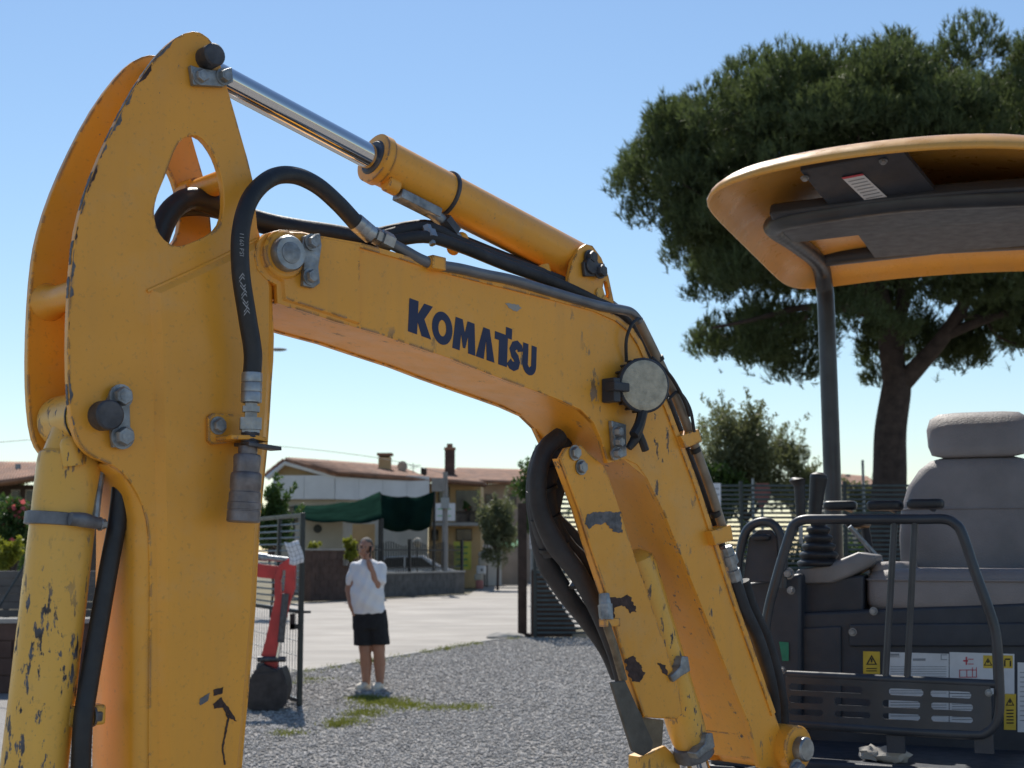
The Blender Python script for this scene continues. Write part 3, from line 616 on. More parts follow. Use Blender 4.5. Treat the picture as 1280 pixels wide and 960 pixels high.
part('rod_bracket', MB().prism(BL([(800, 946), (832, 932), (850, 950), (856, 1010), (800, 1010)], .09), nv * .04), 'yellow_worn', gd, bevel=.004)
# ------------------------------------------------------------------ the yellow excavator: operator station
def sring(c, a, b_, ax, ay, n=4.0, seg=28):
    out = []
    for i in range(seg):
        q = 2 * math.pi * i / seg; x = math.copysign(abs(math.cos(q)) ** (2 / n), math.cos(q)); y = math.copysign(abs(math.sin(q)) ** (2 / n), math.sin(q))
        out.append(Vector(c) + Vector(ax) * (a * x) + Vector(ay) * (b_ * y))
    return out
def softbox(c, a, b_, h, ax, ay, az, n=5.0, e=.03, seg=28):
    """rounded block: half sizes a, b_ in the ring, h along az, edge radius e"""
    m = MB(); L = []
    for k in range(7): q = R(-90 + 15 * k); L.append((-h + e + e * math.sin(q), e * (1 - math.cos(q))))
    for k in range(7): q = R(15 * k); L.append((h - e + e * math.sin(q), e * (1 - math.cos(q))))
    return m.loft([sring(Vector(c) + Vector(az) * d, a - i, b_ - i, ax, ay, n, seg) for d, i in L])
# body
body = part('upper_body', MB().prism([M(s, t, .62) for s, t in ((-.74, 1.0), (.74, 1.0), (.8, .2), (.74, -.75), (.4, -1.0), (-.4, -1.0), (-.74, -.75), (-.8, .2))], zv * .26), 'slate', EX, bevel=.02)
part('floor_plate', MB().box(M(0, .35, .930), rv * 1.40, fv * 1.46, zv * .05), 'slate', body, bevel=.01)
part('engine_hood', MB().prism([M(s, t, .88) for s, t in ((-.72, -.22), (.72, -.22), (.72, -.72), (.4, -.97), (-.4, -.97), (-.72, -.72))], zv * .46), 'yellow', body, bevel=.03)
part('front_fascia', MB().box(M(0, 1.085, .83), rv * 1.42, fv * .03, zv * .20), 'slate', body, bevel=.01)
# swing bracket and undercarriage (below the frame)
foot = B(985, 934, .09)
part('swing_bracket', MB().prism([foot + nv * -.14 - zv * .07, foot + nv * .14 - zv * .07, M(.02, 1.0, .80), M(-.42, 1.0, .80)], zv * -.36), 'slate', body, bevel=.02)
part('bracket_cheek', MB().prism([foot - nv * .155 - zv * .07 - bv * .04, foot - nv * .155 - zv * .07 + bv * .05, foot - nv * .155 - zv * .3 + bv * .1, foot - nv * .155 - zv * .3 - bv * .1], nv * .02), 'slate', body, bevel=.005)
part('bracket_cheek', MB().prism([foot + nv * .135 - zv * .07 - bv * .04, foot + nv * .135 - zv * .07 + bv * .05, foot + nv * .135 - zv * .3 + bv * .1, foot + nv * .135 - zv * .3 - bv * .1], nv * .02), 'slate', body, bevel=.005)
part('turntable', MB().cyl(M(0, 0, .44), M(0, 0, .63), .42, 40, .01), 'darksteel', body)
for sg in (-1, 1):
    prof = [(1.05 * math.cos(q) * 1.0 if False else (.82 if math.cos(q) > 0 else -.82) + .26 * math.cos(q), .27 + .27 * math.sin(q)) for q in (2 * math.pi * (i + .5) / 28 for i in range(28))]
    tr = part('track', MB().prism([M(sg * .80 - .19, t, z) for t, z in prof], rv * .38), 'rubber_dull', EX, bevel=.01)
    part('track_frame', MB().prism([M(sg * .80 - .205, t * .84, .27 + (z - .27) * .7) for t, z in prof], rv * .41), 'yellow_worn', tr)
part('carriage_beam', MB().box(M(0, 0, .33), rv * 1.5, fv * .7, zv * .22), 'darksteel', body, bevel=.02)
part('dozer_blade', MB().prism([M(-.98, 1.45, .05), M(-.98, 1.52, .05), M(-.98, 1.48, .38), M(-.98, 1.41, .38)], rv * 1.96), 'yellow_worn', EX, bevel=.005)

# front panel with decals
T0 = .62
seatbox = part('seat_base', MB().prism([MT(992, 766, T0), MT(1400, 748, T0), MT(1400, 990, T0), MT(992, 1000, T0)], fv * -.40), 'slate', EX, bevel=.012)
part('access_cover', MB().prism([MT(x, y, T0) for x, y in ((1000, 785), (1052, 782), (1052, 905), (1000, 910))], fv * .012), 'slate', seatbox, bevel=.006)
part('access_cover', MB().prism([MT(x, y, T0) for x, y in ((1062, 780), (1285, 778), (1285, 808), (1062, 808))], fv * .012), 'slate', seatbox, bevel=.006)
for x, y in ((997, 788), (1066, 790), (1092, 764)): hexbolt(MT(x, y, T0 + .01), fv, .010, .01, 'bolt', seatbox, 'zinc')
def decal(x0, y0, x1, y1, mat, dx=0, lift=.0015, name='decal'):
    return part(name, MB().prism([MT(x, y, T0 + .001) for x, y in ((x0, y0), (x1, y0 + (x1 - x0) * .03), (x1 + dx, y1 + (x1 - x0) * .03), (x0 + dx, y1))], fv * lift), mat, seatbox, flat=True)
def tri(xc, yb, s_, mat='black'):
    for pts in (((xc - s_, yb), (xc, yb - 1.8 * s_), (xc, yb - 1.35 * s_), (xc - .68 * s_, yb - .14 * s_)), ((xc + s_, yb), (xc, yb - 1.8 * s_), (xc, yb - 1.35 * s_), (xc + .68 * s_, yb - .14 * s_)), ((xc - s_, yb), (xc + s_, yb), (xc + .68 * s_, yb - .2 * s_), (xc - .68 * s_, yb - .2 * s_)), ((xc - 1, yb - 3), (xc + 1, yb - 3), (xc + 1, yb - s_ - 1), (xc - 1, yb - s_ - 1))):
        part('symbol', MB().add([MT(x, y, T0 + .0032) for x, y in pts], [[0, 1, 2, 3]]), mat, seatbox, flat=True)
def bars(rects, mat):
    for x0, y0, x1, y1 in rects: part('print_line', MB().add([MT(x, y, T0 + .0032) for x, y in ((x0, y0), (x1, y0), (x1, y1), (x0, y1))], [[0, 1, 2, 3]]), mat, seatbox, flat=True)
decal(1079, 814, 1100, 842, 'label_yellow'); tri(1089.5, 831, 7); bars([(1083, 835, 1096, 836.2), (1083, 838, 1096, 839.2)], 'black')
decal(1111, 815, 1186, 900, 'white'); bars([(1113, 817, 1124, 819.5), (1141, 823, 1157, 826), (1176, 818, 1184, 819), (1176, 824, 1184, 825), (1176, 818, 1177, 825)] + [(1113, 833 + 3 * k, 1183, 833.7 + 3 * k) for k in range(12)] + [(1113, 874 + 3.4 * k, 1183, 875 + 3.4 * k) for k in range(7)], 'greyprint')
text_on('KOMATSU', .0062, MT(1113, 821.5, T0 + .003), rv, zv, .0003, 'black', seatbox)
decal(1187, 815, 1268, 866, 'white'); bars([(1199, 837, 1221, 838), (1199, 846, 1221, 847), (1199, 837, 1200, 847), (1208, 837, 1209, 847), (1220, 834, 1221, 847), (1215, 834, 1216, 847)], 'label_red')
bars([(1204, 825, 1210, 827), (1207, 821, 1209, 831), (1210, 823.5, 1217, 824.5), (1210, 829.5, 1217, 830.5)], 'label_red')
decal(1229, 819, 1250, 835, 'label_yellow', lift=.002); tri(1235, 832, 5.5); bars([(1243, 823, 1248, 825), (1242, 825, 1244, 833), (1247, 826, 1249, 833)], 'black')
decal(1253, 819, 1266, 835, 'label_yellow', lift=.002); bars([(1256, 823, 1263, 825), (1255, 825, 1257, 833), (1262, 826, 1264, 833)], 'black')
decal(1187, 867, 1220, 905, 'white'); bars([(1190, 870 + 3.2 * k, 1216, 871 + 3.2 * k) for k in range(10)], 'greyprint')
decal(1222, 868, 1252, 905, 'slate')
decal(1255, 867, 1270, 912, 'label_yellow'); tri(1262.5, 882, 5.5); bars([(1258, 887 + 4 * k, 1267, 888.6 + 4 * k) for k in range(5)], 'black')
decal(1272, 828, 1320, 915, 'white'); bars([(1275, 840 + 6 * k, 1310, 841 + 6 * k) for k in range(11)], 'greyprint')

# seat
seat = part('seat', softbox(M(0, .345, 1.425), .325, .27, .072, rv, fv, zv, 6, .045), 'vinyl', EX, smooth=60)
part('seat_pan', MB().box(M(0, .33, 1.30), rv * .5, fv * .42, zv * .14), 'slate', seat, bevel=.02)
for sg in (-1, 1): part('side_bolster', softbox(M(sg * .255, .33, 1.49), .065, .235, .028, rv, fv, zv, 3, .024), 'vinyl', seat, smooth=60)
rings = []
for z, a, b_, dt in ((1.44, .20, .02, .06), (1.455, .25, .05, .06), (1.50, .272, .062, .05), (1.60, .276, .066, .035), (1.70, .268, .068, .02), (1.78, .245, .066, .005), (1.84, .205, .06, -.005), (1.872, .165, .048, -.01), (1.884, .12, .02, -.012)):
    rings.append(sring(M(0, dt, z), a, b_, rv, fv, 3.2, 36))
part('backrest', MB().loft(rings), 'vinyl', seat, smooth=60)
rings = [sring(M(0, .02 - .02 * k, z), a, b_, rv, fv, 3.2, 32) for k, (z, a, b_) in enumerate(((1.882, .12, .015), (1.892, .158, .045), (1.925, .172, .056), (1.985, .178, .058), (2.025, .168, .05), (2.045, .14, .035), (2.052, .09, .012)))]
part('headrest', MB().loft([[p + fv * .02 * 0 for p in r_] for r_ in rings]), 'vinyl', seat, smooth=60)
for zc_, a_, b2_, dt_ in ((1.70, .270, .0695, .02),): part('seam', MB().tube(sring(M(0, dt_, zc_), a_, b2_, rv, fv, 3.2, 36) + sring(M(0, dt_, zc_), a_, b2_, rv, fv, 3.2, 36)[:1], .0025, 6, smooth=False), 'vinyl', seat)
part('seam', MB().tube([p for p in sring(M(0, .345, 1.462), .3265, .2715, rv, fv, 6, 44)] + sring(M(0, .345, 1.462), .3265, .2715, rv, fv, 6, 44)[:1], .004, 6, smooth=False), 'vinyl', seat)
part('seat_belt', MB().tube([M(.31, .12, 1.52), M(.30, .3, 1.535), M(.33, .48, 1.50)], .012, 8), 'black', seat)
for sg in (-1, 1):
    part('armrest', softbox(M(sg * .39, .22, 1.655), .036, .11, .022, rv, fv, zv, 4, .016), 'rubber', seat)
    part('armrest_post', MB().cyl(M(sg * .36, .08, 1.45), M(sg * .38, .14, 1.645), .016, 10), 'slate', seat)

# right-hand consoles, levers
con = part('console', MB().prism([MT(x, y, .60) for x, y in ((994, 712), (1030, 707), (1072, 690), (1096, 694), (1092, 706), (1064, 720), (1042, 729), (994, 730))], fv * -.16), 'grey_plastic', EX, bevel=.012)
part('console_base', MB().prism([MT(x, y, .585) for x, y in ((998, 728), (1080, 718), (1080, 800), (998, 800))], fv * -.15), 'slate', con, bevel=.01)
bc_ = MT(1024, 708, .55); prof = []
for k in range(5): z0 = k * .19; prof += [(z0, .066 - .008 * k), (z0 + .05, .072 - .008 * k), (z0 + .11, .070 - .008 * k), (z0 + .16, .056 - .008 * k)]
part('bellows', MB().lathe(bc_, bc_ + zv * .145, prof + [(1, .026)], 28), 'rubber', con, smooth=60)
h0 = MT(1018, 662, .55)
part('lever', MB().tube([h0, h0 + zv * .04 + rv * .003], .009, 10), 'darksteel', con)
part('lever_grip', MB().tube([h0 + zv * .02, h0 + zv * .06 + rv * .004, h0 + zv * .12 + rv * .011, h0 + zv * .168 + rv * .018, h0 + zv * .180 + rv * .020, h0 + zv * .188 + rv * .021], [.019, .022, .025, .030, .027, .012], 16), 'rubber', con)
h1 = MT(1001, 660, .66)
part('lever', MB().tube([h1 - zv * .05, h1 + zv * .08], .0065, 10), 'zinc', con)
part('lever_grip', MB().tube([h1 + zv * .03, h1 + zv * .09, h1 + zv * .135 - rv * .002, h1 + zv * .155 - rv * .006, h1 + zv * .163 - rv * .006], [.014, .017, .018, .028, .014], 14), 'rubber', con)
for x0, x1, y0, tt in ((1030, 1071, 632, .25), (1084, 1129, 632, .45), (1134, 1180, 630, .48)):
    c = MT((x0 + x1) / 2, y0, tt); a_ = (MT(x1, y0, tt) - MT(x0, y0, tt)).length / 2
    part('lever_pad', softbox(c, a_, .04, .016, rv, fv, zv, 4, .012), 'rubber', con)
    part('pad_arm', MB().tube([c, c - fv * .10 - zv * .005, c - fv * .22 - zv * .01], .010, 10), 'slate', con)
part('gas_strut', MB().cyl(MT(1062, 658, .5), MT(1102, 702, .45), .008, 10), 'zinc', con)
hexbolt(MT(986, 717, .70), fv, .014, .02, 'bolt', con, 'zinc'); hexbolt(MT(989, 738, .70), fv, .010, .02, 'bolt', con, 'zinc')
# outer grab frame and control box on the machine's right side
gr = part('side_console', MB().prism([MT(x, y, .66) for x, y in ((926, 730), (1002, 716), (1002, 960), (926, 960))], fv * -.5), 'slate', EX, bevel=.015)
gt = [(921, 728), (924, 694), (933, 664), (948, 653), (964, 654), (975, 668), (979, 700), (979, 735)]
part('grab_rail', MB().tube([MT(x, y, .70) for x, y in gt], .0145, 12), 'slate_tube', gr)
part('rail_panel', MB().prism([MT(x, y, .69) for x, y in ((928, 728), (936, 672), (948, 662), (964, 662), (972, 674), (974, 728))], fv * -.02), 'slate', gr, bevel=.004)
part('cup_tray', softbox(MT(951, 672, .71), .03, .02, .010, rv, fv, zv, 4, .008), 'rubber', gr)
part('green_label', MB().prism([MT(x, y, .664) for x, y in ((974, 802), (986, 803), (986, 826), (978, 826))], fv * .002), 'label_green', gr, flat=True)
# front foot guard: tube frame with two uprights and a slotted plate
TG = 1.06
fr = [(960, 900), (955, 840), (958, 776), (972, 718), (986, 672), (992, 657), (1004, 650), (1030, 649), (1090, 649), (1150, 649), (1180, 649), (1194, 655), (1203, 668), (1220, 718), (1236, 762), (1245, 795), (1248, 840), (1249, 880), (1245, 902), (1233, 915), (1215, 918), (1150, 915), (1060, 909), (985, 904)]
fg = part('foot_guard', MB().tube([MT(x, y, TG) for x, y in fr], .0145, 14, 5), 'slate_tube', EX)
part('upright', MB().cyl(MT(1118, 653, TG), MT(1107, 845, TG), .0095, 12), 'slate_tube', fg)
part('upright', MB().cyl(MT(1143.5, 653, TG), MT(1134, 847, TG), .0095, 12), 'slate_tube', fg)
part('guard_rail', MB().tube([MT(984, 843, TG), MT(1110, 849, TG), MT(1244, 855, TG)], .012, 12, smooth=False), 'slate_tube', fg)
sl_ = []
def slot(x0, x1, y0, y1):
    f_ = lambda x, y: MT(x, y + (x - 984) * .048, TG + .01); r_ = 2.5
    return [f_(x0 + r_, y0), f_(x1 - r_, y0), f_(x1, y0 + r_), f_(x1, y1 - r_), f_(x1 - r_, y1), f_(x0 + r_, y1), f_(x0, y1 - r_), f_(x0, y0 + r_)]
for (y0, y1), xs in (((858, 866.5), ((986, 1078), (1111, 1154), (1163, 1214))), ((873, 882), ((986, 1029), (1043, 1088), (1103, 1150), (1164, 1216))), ((889.5, 897), ((986, 1029), (1043, 1088), (1103, 1150), (1164, 1216)))):
    for a_, b_ in xs: sl_.append(slot(a_, b_, y0 - 4, y1 - 4))
part('slotted_plate', MB().prism([MT(x, y, TG + .01) for x, y in ((982, 846), (1238, 858), (1240, 905), (1225, 914), (982, 904))], fv * -.006, sl_), 'slate_tube', fg, flat=True)
for x, y in ((978, 838), (1236, 866)): hexbolt(MT(x, y, TG + .012), fv, .008, .01, 'bolt', fg, 'zinc')
for x in (1000, 1120, 1230): part('guard_bracket', MB().box(MT(x, 925, TG - .01), rv * .05, fv * .02, zv * .07), 'slate', fg)

# canopy: posts, frame, shell
can = part('canopy_post', MB().tube([M(-.57, -.32, .9), M(-.57, -.32, 1.7), M(-.575, -.315, 2.44), M(-.58, -.31, 2.60), M(-.58, -.20, 2.670), M(-.58, .2, 2.660), M(-.575, .58, 2.632), M(-.55, .70, 2.622), M(-.47, .76, 2.625), M(-.12, .77, 2.64), M(.27, .76, 2.625)], [.034] * 11, 18, 6), 'slate_tube', EX)
part('canopy_post', MB().tube([M(.34, -.32, .9), M(.33, -.32, 1.7), M(.33, -.315, 2.44), M(.33, -.31, 2.60), M(.33, -.20, 2.670), M(.33, .2, 2.660), M(.33, .58, 2.632), M(.32, .70, 2.622), M(.27, .76, 2.625)], .034, 18, 6), 'slate_tube', can)
part('rear_crossbar', MB().tube([M(-.58, -.2, 2.685), M(-.12, -.2, 2.70), M(.33, -.2, 2.685)], .034, 14, smooth=False), 'slate_tube', can)
part('roof_beam', MB().loft([[M(s_, .36, 2.650 + d_), M(s_, .44, 2.614 + d_), M(s_, .72, 2.604 + d_), M(s_, .81, 2.630 + d_), M(s_, .79, 2.672 + d_), M(s_, .38, 2.690 + d_)] for s_, d_ in ((-.55, 0), (-.35, .006), (-.1, .012), (.10, .010), (.36, 0))]), 'slate', can, bevel=.012)
part('roof_liner', MB().loft([[M(s_, t_, 2.672 + .02 * (1 - abs(t_ - .2)) ) for s_ in (-.36, -.1, .3)] + [M(s_, t_, 2.652 + .02 * (1 - abs(t_ - .2))) for s_ in (.3, -.1, -.36)] for t_ in (-.17, .0, .2, .38)]), 'slate', can)
def canopy_ring(k, dz):
    out = []
    for i in range(112):
        q = 2 * math.pi * i / 112; n_ = 8.5
        r_ = (abs(math.cos(q)) ** n_ + abs(math.sin(q)) ** n_) ** (-1 / n_); x = r_ * math.cos(q); y = r_ * math.sin(q)
        s_ = -.15 + .57 * x * k; t_ = .365 + .745 * y * k
        arch = (1 - abs(x * k) ** 2.2) * (.050 + .016 * y * k)
        out.append(M(s_, t_, 2.614 + .028 * y * k + arch + dz))
    return out
K = [(1, .0), (1.003, .003), (1.003, .009), (.994, .020), (.972, .036), (.93, .056), (.85, .078), (.7, .100), (.4, .116), (.02, .122)]
Ku = [(1, .0), (.994, -.002), (.988, .002), (.966, .020), (.925, .042), (.84, .064), (.7, .086), (.4, .100), (.02, .106)]
shell = part('canopy_roof', MB().loft([canopy_ring(k, d) for k, d in reversed(Ku)] + [canopy_ring(k, d) for k, d in K[1:]]), 'yellow_canopy', EX, smooth=60)
# dark bracket panel with the white notice under the roof
pnl = [(1000, 214), (1128, 188), (1168, 238), (1172, 250), (1045, 268)]
pp = [MT(1000, 214, 1.0), MT(1128, 189, 1.02), MT(1168, 238, .80), MT(1172, 250, .74), MT(1045, 268, .74)]
part('roof_bracket', MB().prism(pp, zv * .02), 'slate', can, bevel=.003)
nb = (pp[1] - pp[0]).cross(pp[4] - pp[0]).normalized(); nb = nb if nb.z < 0 else -nb
def onp(x, y, d): return isect(x, y, nb, nb.dot(pp[0]) + d)
part('notice_label', MB().prism([onp(x, y, .003) for x, y in ((1052, 222), (1078, 217), (1112, 249), (1085, 254))], nb * .0008), 'white', can, flat=True)
part('notice_header', MB().prism([onp(x, y, .0045) for x, y in ((1052, 222), (1078, 217), (1080, 219), (1054, 224))], nb * .0004), 'label_red', can, flat=True)
for k in range(7):
    u = .16 + .11 * k; x0, y0, x1, y1 = 1052 + 33 * u + 3, 222 + 32 * u - 0.4, 1078 + 34 * u - 3, 217 + 32 * u + .4
    part('print_line', MB().prism([onp(x, y, .0045) for x, y in ((x0, y0), (x1, y1), (x1 + .8, y1 + .9), (x0 + .8, y0 + .9))], nb * .0004), 'greyprint', can, flat=True)
for x, y in ((1006, 222), (1104, 201)): hexbolt(onp(x, y, .002), nb, .010, .010, 'bolt', can, 'zinc')
# crumpled rag on the step
rag = MB(); c = M(-.19, 1.00, .955)
rag.ell(c + zv * .018, .055, .04, .024, 18, 8, (rv, fv, zv))
rag.ell(c + zv * .022 - rv * .05, .04, .03, .02, 14, 8, (rv, fv, zv))
for i, p in enumerate(rag.v):
    rag.v[i] = p + Vector((math.sin(p.z * 300 + p.x * 110), math.cos(p.x * 150 + p.y * 90), math.sin(p.x * 120) * math.cos(p.y * 170))) * .006
o = part('rag', rag, 'concrete', None); tag(o, 'crumpled cream rag lying on the excavator step below the foot guard', 'rag')
# ------------------------------------------------------------------ ground, yard, road
def sheet(name, pts, mat, z):
    return struct(part(name, MB().add([Vector((x, y, z)) for x, y in pts], [list(range(len(pts)))]), mat, None))
m, t, p = nodes('dry_earth'); v = pos(t)
t.links.new(ramp(t, noise(t, v, .35, 6), .35, .65, (.10, .085, .05, 1), (.22, .19, .12, 1)), p.inputs['Base Color']); p.inputs['Roughness'].default_value = .95; bump(t, p, noise(t, v, 6, 6), .5, .05); MAT['earth'] = m
m, t, p = nodes('asphalt_pale'); v = pos(t)
c = ramp(t, noise(t, v, .5, 6, .6), .35, .65, (.215, .185, .158, 1), (.335, .295, .255, 1))
st = noise(t, pos(t, (.25, 1.4, 1)), 1.0, 6, .65)
c = mixc(t, math_(t, 'MULTIPLY', ramp(t, st, .48, .60), .6), c, (.17, .15, .13))
c = mixc(t, math_(t, 'MULTIPLY', ramp(t, noise(t, v, 40, 3), .4, .6), .25), c, (.22, .21, .19))
t.links.new(c, p.inputs['Base Color']); p.inputs['Roughness'].default_value = .72; bump(t, p, noise(t, v, 70, 4), .4, .01); MAT['asphalt'] = m
m, t, p = nodes('gravel_bed'); v = pos(t)
vo = N(t, 'ShaderNodeTexVoronoi', Scale=34.0); t.links.new(v, vo.inputs['Vector'])
c = ramp(t, noise(t, v, 55, 5, .7), .35, .68, (.17, .16, .15, 1), (.42, .395, .37, 1))
c = mixc(t, math_(t, 'MULTIPLY', ramp(t, noise(t, v, .7, 4), .45, .7), .3), c, (.17, .15, .13))
t.links.new(c, p.inputs['Base Color']); p.inputs['Roughness'].default_value = .9
bump(t, p, math_(t, 'SUBTRACT', 1.0, vo.outputs['Distance']), .8, .02); MAT['gravel'] = m
m, t, p = nodes('gravel_stone'); v = pos(t)
wn = N(t, 'ShaderNodeTexVoronoi', Scale=22.0); t.links.new(v, wn.inputs['Vector'])
sx = t.nodes.new('ShaderNodeSeparateColor'); t.links.new(wn.outputs['Color'], sx.inputs[0])
t.links.new(ramp(t, sx.outputs[0], .1, .95, (.20, .19, .178, 1), (.46, .435, .41, 1)), p.inputs['Base Color']); p.inputs['Roughness'].default_value = .85; MAT['stone'] = m
sheet('ground', [(-900, -60), (900, -60), (900, 2400), (-900, 2400)], 'earth', -.030)
sheet('road', [(-60, 16.2), (-3.9, 16.2), (-2.9, 18), (-.23, 25.3), (.3, 26.6), (6, 40), (14, 62), (8, 80), (-1.0, 80), (-1.6, 53), (-6.4, 43.9), (-14, 30), (-60, 26)], 'asphalt', -.012)
yard = [(-40, -45), (40, -45), (40, 26.2), (.3, 26.0), (-.23, 25.3), (-.9, 23.6), (-1.5, 21.75), (-2.2, 19.9), (-2.95, 18.0), (-3.6, 16.6), (-40, 16.4)]
sheet('gravel_yard', yard, 'gravel', 0.0)
# low concrete kerb strip along the yard edge
kp = [(.05, 25.9), (-.30, 25.3), (-.97, 23.6), (-1.57, 21.75), (-2.27, 19.9), (-3.02, 18.0), (-3.6, 16.75)]
kb = MB().loft([[Vector((x, y, -.012)), Vector((x + .09, y - .03, -.012)), Vector((x + .09, y - .03, .022)), Vector((x, y, .018))] for x, y in kp])
struct(part('kerb', kb, 'concrete', None))
def in_yard(X, Y):
    xe = np.interp(Y, [16.6, 18, 19.9, 21.75, 23.6, 25.3, 26], [-3.6, -2.95, -2.2, -1.5, -.9, -.23, .3]); return (Y < 26) & ((Y < 16.4) | (X > xe))
n = 150000
Y = 9.4 * (26.0 / 9.4) ** (RNG.random(n) ** .80); X = (RNG.random(n) * 900 + 60 - 640) / F * Y
gm = G(460, 860); ok = in_yard(X, Y) & (np.hypot((X - gm.x) / .25, (Y - gm.y + .06) / .22) > 1); X, Y = X[ok], Y[ok]; n = len(X)
sz = (.006 + .011 * RNG.random(n) ** 2.5) * np.clip(Y / 12, 1, 1.4)
oct_ = np.array([(1, 0, 0), (-1, 0, 0), (0, 1, 0), (0, -1, 0), (0, 0, 1), (0, 0, -1)], float)
fc = np.array([(0, 2, 4), (2, 1, 4), (1, 3, 4), (3, 0, 4), (2, 0, 5), (1, 2, 5), (3, 1, 5), (0, 3, 5)])
an = RNG.random(n) * 6.28; V = oct_[None] * (.65 + .7 * RNG.random((n, 6, 1))) * sz[:, None, None] * np.array([1.25, 1, .75]) + RNG.normal(0, .12, (n, 6, 3)) * sz[:, None, None]
x = V[..., 0] * np.cos(an)[:, None] - V[..., 1] * np.sin(an)[:, None]; y = V[..., 0] * np.sin(an)[:, None] + V[..., 1] * np.cos(an)[:, None]
V = np.stack([x + X[:, None], y + Y[:, None], V[..., 2] + (sz * .35)[:, None]], -1).reshape(-1, 3)
def bulk(name, V, Fc, mat, parent=None, loc=(0, 0, 0)):
    me = bpy.data.meshes.new(name); V = np.asarray(V, np.float32) - np.array(loc, np.float32); Fc = np.asarray(Fc, np.int32)
    k = Fc.shape[1]; me.vertices.add(len(V)); me.vertices.foreach_set('co', V.ravel()); me.loops.add(Fc.size); me.loops.foreach_set('vertex_index', Fc.ravel())
    me.polygons.add(len(Fc)); me.polygons.foreach_set('loop_start', np.arange(0, Fc.size, k)); me.polygons.foreach_set('loop_total', np.full(len(Fc), k)); me.update(); me.validate()
    me.materials.append(MAT[mat] if isinstance(mat, str) else mat); o = bpy.data.objects.new(name, me); col.objects.link(o); parent_to(o, loc, parent); return o
gs = bulk('gravel', V, (np.arange(n)[:, None, None] * 6 + fc[None]).reshape(-1, 3), 'stone', None, (0, 16, 0))
gs['kind'] = 'stuff'; gs['label'] = 'grey crushed stone covering the yard'; gs['category'] = 'gravel'
# grass patches in the gravel
def blades(cx, cy, rx, ry, n, h):
    X = cx + RNG.normal(0, rx, n); Y = cy + RNG.normal(0, ry, n); a = RNG.random(n) * 6.28; hh = h * (.5 + RNG.random(n)); l = RNG.normal(0, .5, (n, 2)) * hh[:, None]
    w_ = .006; d = np.stack([np.cos(a), np.sin(a)], -1) * w_
    z0 = np.zeros(n); return np.stack([np.stack([X - d[:, 0], Y - d[:, 1], z0], -1), np.stack([X + d[:, 0], Y + d[:, 1], z0], -1), np.stack([X + l[:, 0], Y + l[:, 1], hh], -1)], 1).reshape(-1, 3)
L = []
for px_, py_, rx, ry, k in ((455, 874, .09, .12, 700), (478, 879, .14, .22, 1500), (508, 884, .10, .14, 700), (455, 893, .10, .16, 700), (432, 904, .10, .14, 450), (420, 908, .05, .1, 200), (584, 885, .10, .14, 350), (545, 886, .12, .12, 260), (360, 918, .08, .1, 160), (390, 850, .2, .1, 220), (356, 855, .2, .1, 220)):
    g = G(px_, py_); L.append(blades(g.x, g.y, rx, ry, k, .035))
for k in range(26):
    q = RNG.random(); Yk = 17 + 8.6 * q; xe = np.interp(Yk, [16.6, 18, 19.9, 21.75, 23.6, 25.3, 26], [-3.6, -2.95, -2.2, -1.5, -.9, -.23, .3]); L.append(blades(xe + .1, Yk, .08, .16, 45, .05))
V = np.concatenate(L); o = bulk('grass', V, np.arange(len(V)).reshape(-1, 3), 'grass', None, (0, 14, 0)); o['kind'] = 'stuff'; o['label'] = 'sparse yellow green grass sprouting in the gravel'; o['category'] = 'grass'

# ------------------------------------------------------------------ yard gate
g0_ = Vector((-2.145, 14.4, 0)); g1_ = Vector((-3.25, 16.95, 0)); gd_ = (g1_ - g0_); gl = gd_.length; gu = gd_.normalized(); gn = gu.cross(zv)
gate = thing('yard_gate', (g0_ + g1_) / 2, 'open dark metal gate leaf with slats above and wire mesh below', 'gate')
part('gate_post', MB().box(g0_ + zv * .98, gu * .05, gn * .05, zv * 1.94), 'gate', gate, bevel=.004)
part('gate_post', MB().box(g1_ + zv * 1.0, gu * .08, gn * .08, zv * 2.0), 'gate', gate, bevel=.004)
part('gate_post', MB().box(g0_ + gu * .95 + zv * .99, gu * .05, gn * .04, zv * 1.86), 'gate', gate, bevel=.004)
for z_ in (.06, .945, 1.925): part('rail', MB().box(g0_ + gu * (gl / 2) + zv * z_, gu * (gl - .06), gn * .04, zv * .04), 'gate', gate, bevel=.003)
rz = math.atan2(gu.y, gu.x)
for k in range(13): ub('slat', g0_ + gu * (gl / 2) + zv * (1.01 + k * .069), (gl - .08, .014, .016), 'gate', gate, (R(20), 0, rz))
for k in range(24): ub('wire', g0_ + gu * (.08 + k * (gl - .16) / 23) + zv * .5, (.006, .006, .85), 'zinc', gate, (0, 0, rz))
for k in range(5): ub('wire', g0_ + gu * (gl / 2) + zv * (.2 + k * .15), (gl - .08, .006, .006), 'zinc', gate, (0, 0, rz))
part('latch', MB().box(g0_ + zv * .945 - gu * .0 + Vector((.02, 0, 0)), (.16, 0, 0), (0, .03, 0), (0, 0, .025)).box(g0_ + Vector((-.08, -.03, .85)), (.05, 0, 0), (0, .03, 0), (0, 0, .16)).box(g0_ + Vector((-.04, -.03, .80)), (.12, 0, 0), (0, .03, 0), (0, 0, .05)), 'gate', gate)
